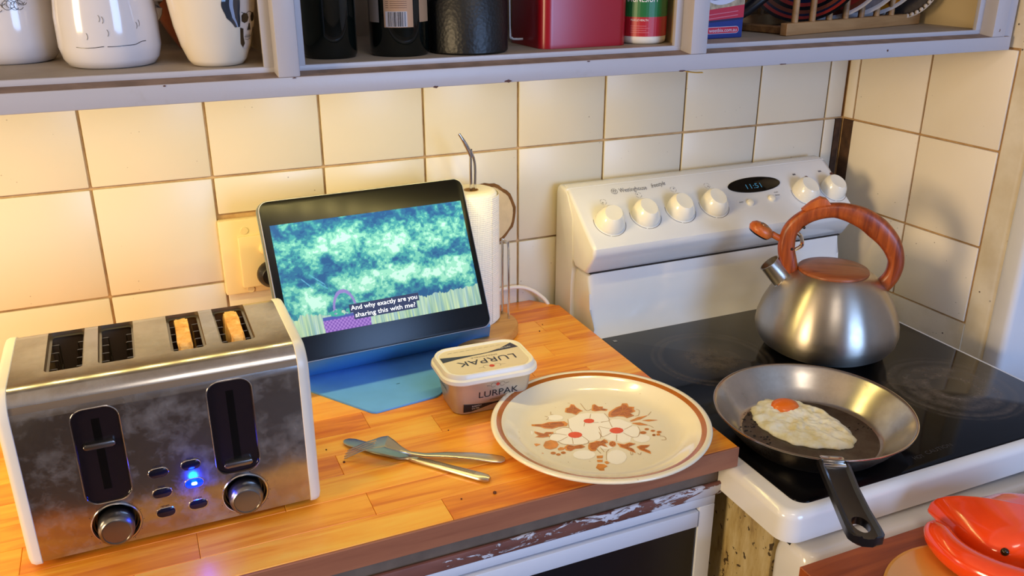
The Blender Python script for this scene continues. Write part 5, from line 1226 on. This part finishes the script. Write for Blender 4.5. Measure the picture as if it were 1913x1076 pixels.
for (x0, x1) in ((0.2041, 0.2264), (0.7016, 0.7250), (1.2190, 1.2440)):
    p_ = ub('stile', (x0, x1, -0.3103, -0.2862, 1.3290, 1.72), M_paint, 0.0015)
    for (a, b) in ((x0 - 0.010, x0 + 0.002), (x1 - 0.002, x1 + 0.010)):
        ub('rebate_strip', (a, b, -0.2885, -0.2825, SF, 1.70), M_paint, 0.0006, p_)
ub('filler_strip', (1.2445, 1.2640, -0.3060, -0.2860, 1.3095, 1.72), M_paint, 0.001)
for x in (0.2155, 0.7155): ub('divider', (x - 0.004, x + 0.004, -0.2820, -0.0045, SF, 1.70), M_paint_in)
ub('end_panel', (1.2350, CX1 - 0.002, -0.2855, -0.0045, SF, 1.70), M_paint_in)
ub('back_panel', (-0.62, CX1 - 0.003, -0.0040, -0.0012, SF, 1.70), M_shelf)
ub('top_board', (-0.62, CX1, -0.3100, -0.002, 1.70, 1.72), M_paint)
ub('left_panel', (-0.635, -0.62, -0.3100, -0.002, 1.3095, 1.72), M_paint)
# underside strip lamp body
strip_ = thing('led_strip', 'thin warm strip light stuck under the cupboard front rail', 'light strip', (0, 0, 0))
bm = B(); box(bm, -0.62, 0.700, -0.256, -0.244, 1.3146, 1.3158); mesh_obj('tape', bm, M_ivory, strip_)
bm = B(); tube(bm, smooth_path([(0.695, -0.262, 1.315), (0.706, -0.292, 1.3075), (0.716, -0.300, 1.3055), (0.726, -0.302, 1.3052)], 5), [(0.0035, 0.0008)] * 16, 8, up=(0, 0, 1)); mesh_obj('tape_end', bm, simple('tape_end', 'e8c060', 0.4), strip_)

# ---- crockery in the left bay
M_mug = simple('mug_glaze', 'd8d4d6', 0.12, var=0.02, coat=0.4); M_ink = simple('black_ink', '1a1618', 0.3)
def mug(label, x, y, prof, handle=None, mat=None, name='mug'):
    t = thing(name, label, 'mug', (x, y, SF + 0.0003)); bm = B(); lathe(bm, prof, 64); b_ = mesh_obj('body', bm, mat or M_mug, t, angle=1.0)
    if handle:
        bm = B(); tube(bm, smooth_path(handle, 5), [(0.007, 0.004)] * (5 * (len(handle) - 1) + 1), 10, up=(0, 0, 1)); mesh_obj('handle', bm, mat or M_mug, t)
    return t, b_
soup = lambda R, Rb, H: [(0, 0.002), (Rb - 0.006, 0.002), (Rb - 0.004, 0), (Rb, 0.0015), (Rb + (R - Rb) * .6, 0.008), (R, 0.020), (R, 0.05), (R - 0.004, H * 0.85), (R - 0.006, H), (R - 0.009, H), (R - 0.008, H * .8), (R - 0.005, 0.03), (R - 0.012, 0.010), (0, 0.008)]
tA, bA = mug('white mug with faint line doodles, leftmost on the cupboard shelf', -0.045, -0.122, soup(0.048, 0.040, 0.10), [(-0.046, 0, 0.085), (-0.075, 0, 0.08), (-0.078, 0, 0.04), (-0.047, 0, 0.025)])
tB, bB = mug('wide white mug with a thin black ground line, second from left on the shelf', 0.0525, -0.196, soup(0.0500, 0.0425, 0.105), [(0.03, 0.038, 0.09), (0.05, 0.062, 0.08), (0.052, 0.065, 0.045), (0.03, 0.040, 0.03)])
def wrapc(R, phi0): return lambda u, h: ((R + 0.0004) * math.sin(phi0 + u / R), -(R + 0.0004) * math.cos(phi0 + u / R), h)
w = wrapc(0.0500, 0.0); bm = B()
for pts in ([(-0.034, 0.0225), (-0.025, 0.0218), (-0.015, 0.0222), (-0.006, 0.0232)], [(-0.003, 0.0228), (0.006, 0.0228), (0.013, 0.0232), (0.024, 0.0236), (0.031, 0.0258), (0.037, 0.0262)]):
    q = smooth_path([(a, b, 0) for a, b in pts], 5); strokeline(bm, [(p.x, p.y) for p in q], 0.0006, w)
for c in ((-0.008, 0.050), (-0.005, 0.0485), (0.030, 0.044), (0.027, 0.042), (-0.022, 0.033), (-0.002, 0.036)):
    strokeline(bm, arc(c[0] - 0.003, c[1], 0.005, -40, 40, 6), 0.0004, w)
mesh_obj('ink_drawing', bm, M_ink, bB, smooth=False)
w = wrapc(0.0480, 0.0); bm = B(); random.seed(6)
for k in range(9):
    cx = -0.005 + k * 0.0035 + random.uniform(-.002, .002); cy = 0.062 + random.uniform(-.004, .004); strokeline(bm, arc(cx, cy, random.uniform(.003, .005), 0, 330, 12), 0.0005, w)
strokeline(bm, arc(-0.013, 0.052, 0.0015, 0, 350, 8), 0.0006, w); strokeline(bm, [(-0.0115, 0.052), (-0.0115, 0.058)], 0.0005, w)
mesh_obj('ink_drawing', bm, M_ink, bA, smooth=False)
profC = [(0, 0.002), (0.022, 0.002), (0.0235, 0), (0.0262, 0.001), (0.030, 0.006), (0.0355, 0.020), (0.0405, 0.040), (0.0440, 0.065), (0.0455, 0.095), (0.0450, 0.120), (0.0425, 0.120), (0.0420, 0.09), (0.0390, 0.05), (0.030, 0.015), (0, 0.008)]
tC, bC = mug('tapered cream mug with a skull print beside the left cupboard post', 0.1545, -0.238, profC, None, simple('cream_glaze', 'e2d6c2', 0.08, coat=0.5))
def wrapC(u, h):
    R = 0.0262
    for (r0, z0), (r1, z1) in zip(profC[3:9], profC[4:10]):
        if z0 <= h <= z1: R = r0 + (r1 - r0) * (h - z0) / (z1 - z0)
    R += 0.0005; ph = 0.72 + u * 1.30 / 0.042
    return (R * math.sin(ph), -R * math.cos(ph), h)
bm = B(); K = 0.0118 / 100   # drawing units to metres
def sk(pts, mi): poly(bm, [(0.0055 + x * K, 0.046 - y * K) for x, y in pts], wrapC, mi)
def fine(pts): 
    out = []
    for i in range(len(pts)):
        a, b = pts[i], pts[(i + 1) % len(pts)]
        for k in range(3): out.append((a[0] + (b[0] - a[0]) * k / 3, a[1] + (b[1] - a[1]) * k / 3))
    return out
face = [(-60, -330), (60, -330), (78, -200), (90, -60), (82, 0), (88, 60), (72, 110), (66, 190), (40, 240), (0, 262), (-45, 235), (-72, 200), (-80, 110), (-92, 60), (-84, 0), (-92, -60), (-80, -200)]
for yy in range(-330, 250, 20):      # face in thin horizontal slices so it hugs the mug
    def xr(y):
        P_ = face; xs_ = []
        for i in range(len(P_)):
            (x0, y0), (x1, y1) = P_[i], P_[(i + 1) % len(P_)]
            if (y0 <= y < y1) or (y1 <= y < y0): xs_.append(x0 + (x1 - x0) * (y - y0) / (y1 - y0))
        return (min(xs_), max(xs_)) if xs_ else (0, 0)
    a, b = xr(yy + .1), xr(min(yy + 20, 261)); n_ = 6
    for k in range(n_):
        f = lambda r, t: r[0] + (r[1] - r[0]) * t
        poly(bm, [(0.0055 + f(a, k / n_) * K, 0.046 - yy * K), (0.0055 + f(a, (k + 1) / n_) * K, 0.046 - yy * K), (0.0055 + f(b, (k + 1) / n_) * K, 0.046 - (yy + 20) * K), (0.0055 + f(b, k / n_) * K, 0.046 - (yy + 20) * K)], wrapC, 0)
def hug(h): return lambda u, z: tuple(Vector(wrapC(u, z)) * 1.0 + (Vector(wrapC(u, z)) - Vector((0, 0, z))).normalized() * h)
def sk2(pts, mi, h=0.0003): poly(bm, [(0.0055 + x * K, 0.046 - y * K) for x, y in pts], hug(h), mi)
sk2([(-78, -40), (-55, -62), (-22, -52), (-8, -20), (-20, 15), (-50, 25), (-76, 8)], 1); sk2([(18, -30), (34, -55), (64, -52), (78, -20), (66, 12), (36, 20), (20, 0)], 1)
sk2([(-4, 30), (8, 30), (24, 85), (12, 92), (4, 80), (-6, 92), (-18, 82)], 1)
sk2([(-88, 60), (-60, 70), (-52, 140), (-30, 200), (-45, 232), (-74, 200), (-82, 120)], 1); sk2([(84, 60), (66, 80), (60, 140), (62, 190), (72, 130)], 1)
for k in range(7): sk2([(-34 + k * 11, 125), (-33 + k * 11, 158), (-31 + k * 11, 158), (-32 + k * 11, 125)], 1)
strokeline(bm, [(0.0055 + x * K, 0.046 - 141 * K) for x in range(-42, 50, 8)], 0.0004, hug(0.0004), 1)
strokeline(bm, [(0.0055 + x * K, 0.046 - (170 - abs(x) * .2) * K) for x in range(-36, 44, 8)], 0.0004, hug(0.0004), 1)
strokeline(bm, [(0.0055 + x * K, 0.046 + (62 + 8 * math.cos(x / 14)) * K) for x in range(-80, 84, 8)], 0.0005, hug(0.0004), 1)
hair = [(-92, -330), (-200, -330), (-190, -230), (-205, -120), (-190, 10), (-150, 45), (-96, 60), (-90, -60), (-80, -200)]
for i in range(0, 380, 8):
    y = -330 + i; xl = -200 + 14 * math.sin(i / 40) + (max(0, i - 300) * 0.9); 
    for k in range(5):
        a_ = xl + (-88 - xl) * k / 5; b_2 = xl + (-88 - xl) * (k + 1) / 5
        poly(bm, [(0.0055 + a_ * K, 0.046 - y * K), (0.0055 + b_2 * K, 0.046 - y * K), (0.0055 + b_2 * K, 0.046 - (y + 8) * K), (0.0055 + a_ * K, 0.046 - (y + 8) * K)], wrapC, 2 if k != 2 else 3)
mesh_obj('skull_print', bm, [simple('bone_print', 'c8beb6', 0.25), M_ink, simple('hair_print', '2c3440', 0.15, coat=0.5), simple('hair_light', '8ea0c0', 0.15)], bC, smooth=False)
bwl = thing('stoneware_bowl', 'brown stoneware cup behind the skull mug on the shelf', 'cup', (0.150, -0.075, SF + 0.0003))
bm = B(); lathe(bm, [(0, 0.002), (0.018, 0), (0.022, 0.001), (0.034, 0.020), (0.052, 0.055), (0.058, 0.095), (0.055, 0.096), (0.048, 0.055), (0.03, 0.02), (0, 0.01)], 48); mesh_obj('body', bm, simple('brown_glaze', '7c4026', 0.3, var=0.15), bwl, angle=1.0)

# ---- middle bay
M_darkglass = simple('dark_bottle_glass', '0a0f0c', 0.05, spec=0.6)
def bottle(label, x, y, R, H):
    t = thing('bottle', label, 'bottle', (x, y, SF + 0.0003)); bm = B()
    lathe(bm, [(0, 0.003), (R * .8, 0.001), (R * .93, 0), (R, 0.004), (R, H * .62), (R * .9, H * .70), (R * .42, H * .80), (R * .36, H * .98), (R * .36, H)], 56); b_ = mesh_obj('glass_body', bm, M_darkglass, t, angle=1.0)
    bm = B(); lathe(bm, [(0, H), (R * .42, H - 0.004), (R * .42, H + 0.014), (0, H + 0.014)], 24); mesh_obj('cap', bm, M_blackp, t)
    return t, b_
bottle('plain dark glass bottle just right of the left cupboard post', 0.2790, -0.221, 0.0295, 0.26)
t2, b2 = bottle('dark glass bottle with a cream barcode label on the shelf', 0.3575, -0.2275, 0.0340, 0.28)
def cyl(R, p0): return lambda u, h: ((R) * math.sin(p0 + u / R), -(R) * math.cos(p0 + u / R), h)
bm = B()
def label_patch(bm, R, p0, u0, u1, z0, z1, mi, n=16):
    for k in range(n):
        a, b = u0 + (u1 - u0) * k / n, u0 + (u1 - u0) * (k + 1) / n; poly(bm, [(a, z0), (b, z0), (b, z1), (a, z1)], cyl(R, p0), mi)
label_patch(bm, 0.0343, -0.28, -0.0170, 0.0165, 0.032, 0.160, 0)
label_patch(bm, 0.03435, -0.28, -0.0150, 0.0095, 0.0325, 0.0490, 1)
random.seed(21); u = -0.0125
while u < 0.0075:
    w_ = random.choice((0.0003, 0.0004, 0.0007, 0.0010)); label_patch(bm, 0.0344, -0.28, u, u + w_, 0.033, 0.0485, 2, 1); u += w_ + random.choice((0.0003, 0.0005, 0.0008))
for k in range(12):
    strokeline(bm, [(-0.0145, 0.053 + k * 0.0022), (-0.0110, 0.053 + k * 0.0022)], 0.0006, cyl(0.0344, -0.28), 3)
    strokeline(bm, [(-0.0095 + 0.001 * j, 0.053 + k * 0.0022) for j in range(0, 20)], 0.0005, cyl(0.0344, -0.28), 3)
label_patch(bm, 0.0343, -1.22, -0.010, 0.0085, 0.037, 0.160, 4); label_patch(bm, 0.0343, 0.80, -0.012, 0.006, 0.037, 0.160, 0)
mesh_obj('paper_label', bm, [simple('label_cream', 'b48c68', 0.6), simple('label_white', 'b8b0b0', 0.6), M_ink, simple('label_ink', '6a4430', 0.6), simple('label_pale', '8a8078', 0.6)], b2, smooth=False)
jug = thing('canister', 'black textured canister between the labelled bottle and the red tin', 'canister', (0.4400, -0.232, SF + 0.0003))
m = NT('quilted_black'); v = m.coord(); m.base('0c0e10'); m.set(Roughness=0.45)
vo = m.n('ShaderNodeTexVoronoi'); vo.inputs['Scale'].default_value = 260; m.l(v, vo.inputs['Vector']); m.bump(vo.outputs['Distance'], 0.3, 0.001)
bm = B(); lathe(bm, [(0, 0.001), (0.0445, 0), (0.047, 0.002), (0.047, 0.056), (0.0445, 0.060), (0.0445, 0.150), (0, 0.150)], 64); mesh_obj('body', bm, m.m, jug, angle=0.8)
bm = B(); lathe(bm, [(0, 0.150), (0.0465, 0.150), (0.0465, 0.168), (0.040, 0.172), (0, 0.172)], 48); mesh_obj('lid', bm, M_blackp, jug)
bm = B(); tube(bm, smooth_path([(0.507, -0.200, SF + 0.13), (0.507, -0.202, SF + 0.022), (0.5085, -0.204, SF + 0.010), (0.5135, -0.207, SF + 0.0085), (0.5215, -0.209, SF + 0.0085)], 5), [(0.0009, 0.0009)] * 6 + [(0.0012, 0.0014)] * 15, 8)
o = mesh_obj('bent_hook', bm, simple('pale_wire', 'b8b4b0', 0.4)); tag(o, 'thin white bent wire hook standing beside the red tin', 'hook')
tin = thing('red_tin', 'glossy red square tin on the middle cupboard shelf', 'tin', (0.5850, -0.205, SF + 0.0003), 0.02)
bm = B(); slab(bm, -0.0600, 0.0600, -0.050, 0.050, 0.0, 0.125, 0.014, 0.003, 3); mesh_obj('body', bm, simple('red_enamel', '9a1020', 0.28), tin)
bm = B(); slab(bm, -0.0610, 0.0610, -0.051, 0.051, 0.1252, 0.145, 0.014, 0.004, 3); mesh_obj('lid', bm, simple('red_enamel_lid', '9a1020', 0.14, coat=0.6), tin)
jar = thing('supplement_jar', 'white plastic jar with green and red label beside the right of the red tin', 'jar', (0.6800, -0.2300, SF + 0.0003))
R = 0.0300
bm = B(); lathe(bm, [(0, 0.001), (R - 0.004, 0), (R - 0.001, 0.002), (R, 0.006), (R, 0.095), (R - .003, 0.100), (R - .008, 0.104), (0, 0.104)], 48); jb = mesh_obj('body', bm, M_capw, jar, angle=0.9)
bm = B(); lathe(bm, [(0, 0.104), (R - .004, 0.104), (R - .004, 0.122), (0, 0.123)], 36); mesh_obj('cap', bm, M_capw, jar)
bm = B()
p0 = -0.55
label_patch(bm, R + 0.0003, p0, -0.055, 0.055, 0.0095, 0.0330, 0, 30); label_patch(bm, R + 0.0003, p0, -0.055, 0.055, 0.0330, 0.062, 1, 30); label_patch(bm, R + 0.0003, p0, -0.055, 0.055, 0.062, 0.090, 1, 30)
cw = cyl(R + 0.0006, p0)
text_bm(bm, 'MAGNESIUM', 0.010, None, mi=2, width=0.0440, wrap=lambda c: cw(c.x - 0.004, c.y + 0.0540))
text_bm(bm, 'MUSCLE HEALTH', 0.0034, None, mi=2, width=0.0225, wrap=lambda c: cw(c.x - 0.0045, c.y + 0.0292))
for k in range(4): strokeline(bm, [(-0.016 + 0.001 * j, 0.0222 - k * 0.0026) for j in range(0, 22 + (k % 2) * 4)], 0.0006, cw, 3)
mesh_obj('label', bm, [simple('label_crimson', 'b0202c', 0.4), simple('label_green', '1c6a34', 0.4), simple('label_text', 'f0ece8', 0.5), simple('label_pink', 'd07078', 0.5)], jb, smooth=False)

# ---- right bay
box_ = thing('cereal_box', 'blue and red cereal box beside the middle cupboard post', 'box', (0.7850, -0.2100, SF + 0.0003), 0.05)
bm = B(); box(bm, -0.050, 0.0500, -0.0240, 0.0240, 0, 0.19, 0.0006); cb_ = mesh_obj('carton', bm, simple('carton_blue', '14307c', 0.4), box_, smooth=False)
bm = B(); fb_ = lambda h: (lambda x, z: (x, -0.0240 - h, z))
poly(bm, [(-0.050, 0.0225), (0.0500, 0.0300), (0.0500, 0.19), (-0.050, 0.19)], fb_(0.0002), 0)
poly(bm, [(-0.050, 0.0205), (0.0500, 0.0255), (0.0500, 0.0425), (-0.050, 0.0330)], fb_(0.0003), 1)
poly(bm, [(-0.050, 0.0185), (0.0500, 0.0235), (0.0500, 0.0262), (-0.050, 0.0212)], fb_(0.00035), 5)
poly(bm, ellip(0.018, 0.066, 0.036, 0.022, 0.25, 30), fb_(0.0003), 3); poly(bm, ellip(0.018, 0.0700, 0.031, 0.0165, 0.25, 30), fb_(0.0004), 4); poly(bm, ellip(0.012, 0.0745, 0.020, 0.0100, 0.3, 14, wob=.08), fb_(0.0005), 2)
strokeline(bm, [(-0.02, 0.052), (0.0, 0.050), (0.02, 0.0515), (0.045, 0.062)], 0.0025, fb_(0.00045), 4)
poly(bm, [(0.0300, 0.078), (0.0490, 0.092), (0.0490, 0.082), (0.034, 0.068)], fb_(0.0006), 3)
poly(bm, rrect(0.0165, 0.0105, 0.054, 0.0090, 0.0044, 5), fb_(0.0003), 3); poly(bm, rrect(0.0165, 0.0105, 0.0530, 0.0080, 0.0039, 5), fb_(0.0004), 1)
text_bm(bm, 'weetbix.com.au', 0.007, Matrix.Translation((0.0170, -0.0246, 0.0103)) @ Matrix.Rotation(PI / 2, 4, 'X'), mi=3, width=0.046)
for k in range(2): strokeline(bm, [(-0.03, 0.0285 - k * .005), (0.04, 0.0345 - k * .005)], 0.0010, fb_(0.0004), 6)
mesh_obj('carton_print', bm, [simple('oat_photo', 'b09a7c', 0.5, var=0.45, vscale=120), simple('carton_red', 'c42840', 0.4), simple('brown_cereal', '6a4a3c', 0.5, var=0.3, vscale=150), simple('bowl_white', 'd8d4e0', 0.4), simple('bowl_shade', '3a2c44', 0.5), simple('carton_navy', '141c50', 0.4), simple('carton_pink', 'd87888', 0.5)], cb_, smooth=False)
ra = math.atan2(0.0762, 0.3476)
rack = thing('dish_rack', 'wooden dowel dish rack on the right of the cupboard shelf', 'rack', (0.9000, -0.2460, SF + 0.0003), ra)
bm = B(); box(bm, 0, 0.325, 0.0, 0.012, 0, 0.0165, 0.001); mesh_obj('front_bar', bm, M_rackw, rack)
bm = B(); box(bm, -0.045, 0.300, 0.122, 0.134, 0.0, 0.0165, 0.001); mesh_obj('rear_bar', bm, M_rackw, rack)
for x in (0.02, 0.285): bm = B(); box(bm, x - .008, x + .008, 0.0125, 0.1215, 0.0005, 0.010, 0.001); mesh_obj('cross_bar', bm, M_rackw, rack)
for k in range(7):
    bm = B(); lathe(bm, [(0, 0.0166), (0.0046, 0.0166), (0.0046, 0.145), (0, 0.145)], 14, Matrix.Translation((0.022 + k * 0.0385, 0.006, 0))); mesh_obj('dowel', bm, M_rackw, rack)
    bm = B(); lathe(bm, [(0, 0.0166), (0.0046, 0.0166), (0.0046, 0.145), (0, 0.145)], 14, Matrix.Translation((0.022 + k * 0.0385, 0.128, 0))); mesh_obj('dowel', bm, M_rackw, rack)
def stand_plate(label, x, y, z, R, nrm, bands, name='plate'):
    t = thing(name, label, 'plate', (x, y, z), group='plates standing in the dish rack')
    q = Vector(nrm).normalized().to_track_quat('Z', 'Y').to_matrix().to_4x4(); bm = B()
    prof = [(0, 0.0)]; mats = []
    for i, (r, c) in enumerate(bands):
        prof.append((r * R, 0.004 + 0.014 * (r ** 3)))
    lathe(bm, [(0, 0.004)] + [(r * R, 0.004 + 0.014 * (r ** 3)) for r, c in bands] + [(R * 0.99, 0.0165), (R * .6, 0.001), (0, 0)], 72)
    cols = []
    for f in bm.faces:
        c = f.calc_center_median(); rr = math.hypot(c.x, c.y) / R; k = 0
        while k < len(bands) - 1 and rr > bands[k][0]: k += 1
        f.material_index = k
    for v in bm.verts: v.co = q @ v.co
    mesh_obj('plate_body', bm, [c for r, c in bands], t, angle=1.0)
n1, n2, n3, n4 = (simple('rim_navy', '141a30', 0.2), simple('rim_red', '8a2a24', 0.2), simple('rim_black', '0c0c10', 0.2), simple('rim_rust', '6a3424', 0.2))
pn = (-0.80, -0.55, 0.22)
def at_rack(u, v): 
    c, s = math.cos(ra), math.sin(ra); return (0.900 + c * u - s * v, -0.246 + s * u + c * v)
xx, yy = at_rack(0.100, 0.050); stand_plate('dark plate with navy and red rings, furthest left in the dish rack', xx, yy, SF + 0.095, 0.088, pn, [(0.55, n3), (0.62, n2), (0.68, n1), (0.74, n2), (0.80, n3), (0.86, n4), (0.90, n1), (0.95, n2), (1.0, n3)])
xx, yy = at_rack(0.160, 0.052); stand_plate('dark rusty plate with a white rim standing in the dish rack', xx, yy, SF + 0.095, 0.088, pn, [(0.6, n3), (0.75, n4), (0.85, n2), (0.93, n4), (0.965, simple('white_rim', 'c8c0c8', 0.2)), (1.0, M_mug)])
xx, yy = at_rack(0.212, 0.054); stand_plate('grey speckled plate between the white rimmed and orange plates', xx, yy, SF + 0.095, 0.088, pn, [(0.6, simple('grey_glaze', '6c6668', 0.25, var=0.3, vscale=60)), (0.92, simple('grey_glaze2', '8a8284', 0.25, var=0.3, vscale=60)), (1.0, M_mug)])
xx, yy = at_rack(0.262, 0.056); stand_plate('orange plate with a pale rim, rightmost in the dish rack', xx, yy, SF + 0.095, 0.088, pn, [(0.85, simple('orange_glaze', 'a8641c', 0.2)), (0.93, simple('orange_glaze2', 'b8741c', 0.2)), (1.0, M_mug)])
# pierced rim plate leaning at the right end
pr = thing('pierced_plate', 'dark plate with a beaded white pierced rim at the right end of the shelf', 'plate', (1.186, -0.165, SF + 0.062))
pr.scale = (0.72, 0.72, 0.72)
q = Vector((-0.86, -0.45, 0.15)).normalized().to_track_quat('Z', 'Y').to_matrix().to_4x4()
bm = B(); lathe(bm, [(0, 0), (0.062, 0.001), (0.066, 0.004), (0.062, 0.006), (0, 0.003)], 48, q); prb = mesh_obj('plate_body', bm, simple('brown_weave', '2c2018', 0.6, var=0.5, vscale=120), pr)
bm = B()
for k in range(44):
    a = 2 * PI * k / 44; bmesh.ops.create_icosphere(bm, subdivisions=2, radius=0.0042, matrix=q @ Matrix.Translation((0.0705 * math.cos(a), 0.0705 * math.sin(a), 0.006)) @ Matrix.Diagonal((1, 1, 0.5, 1)))
tube(bm, [q @ Vector((0.0745 * math.cos(2 * PI * k / 60), 0.0745 * math.sin(2 * PI * k / 60), 0.006)) for k in range(60)], 0.0012, 6, closed=True)
mesh_obj('beaded_rim', bm, simple('bone', 'b8aca0', 0.4), prb)
ut = thing('utensil', 'black utensil handle leaning behind the cereal box on the shelf', 'utensil', (0.893, -0.190, SF + 0.0003))
bm = B(); tube(bm, [(-0.052, 0.022, 0.0075), (-0.02, 0.0, 0.032), (0.02, -0.018, 0.068), (0.045, -0.022, 0.105)], [(0.006, 0.0055), (0.009, 0.0075), (0.009, 0.0075), (0.006, 0.005)], 14); mesh_obj('handle', bm, M_blackp, ut)
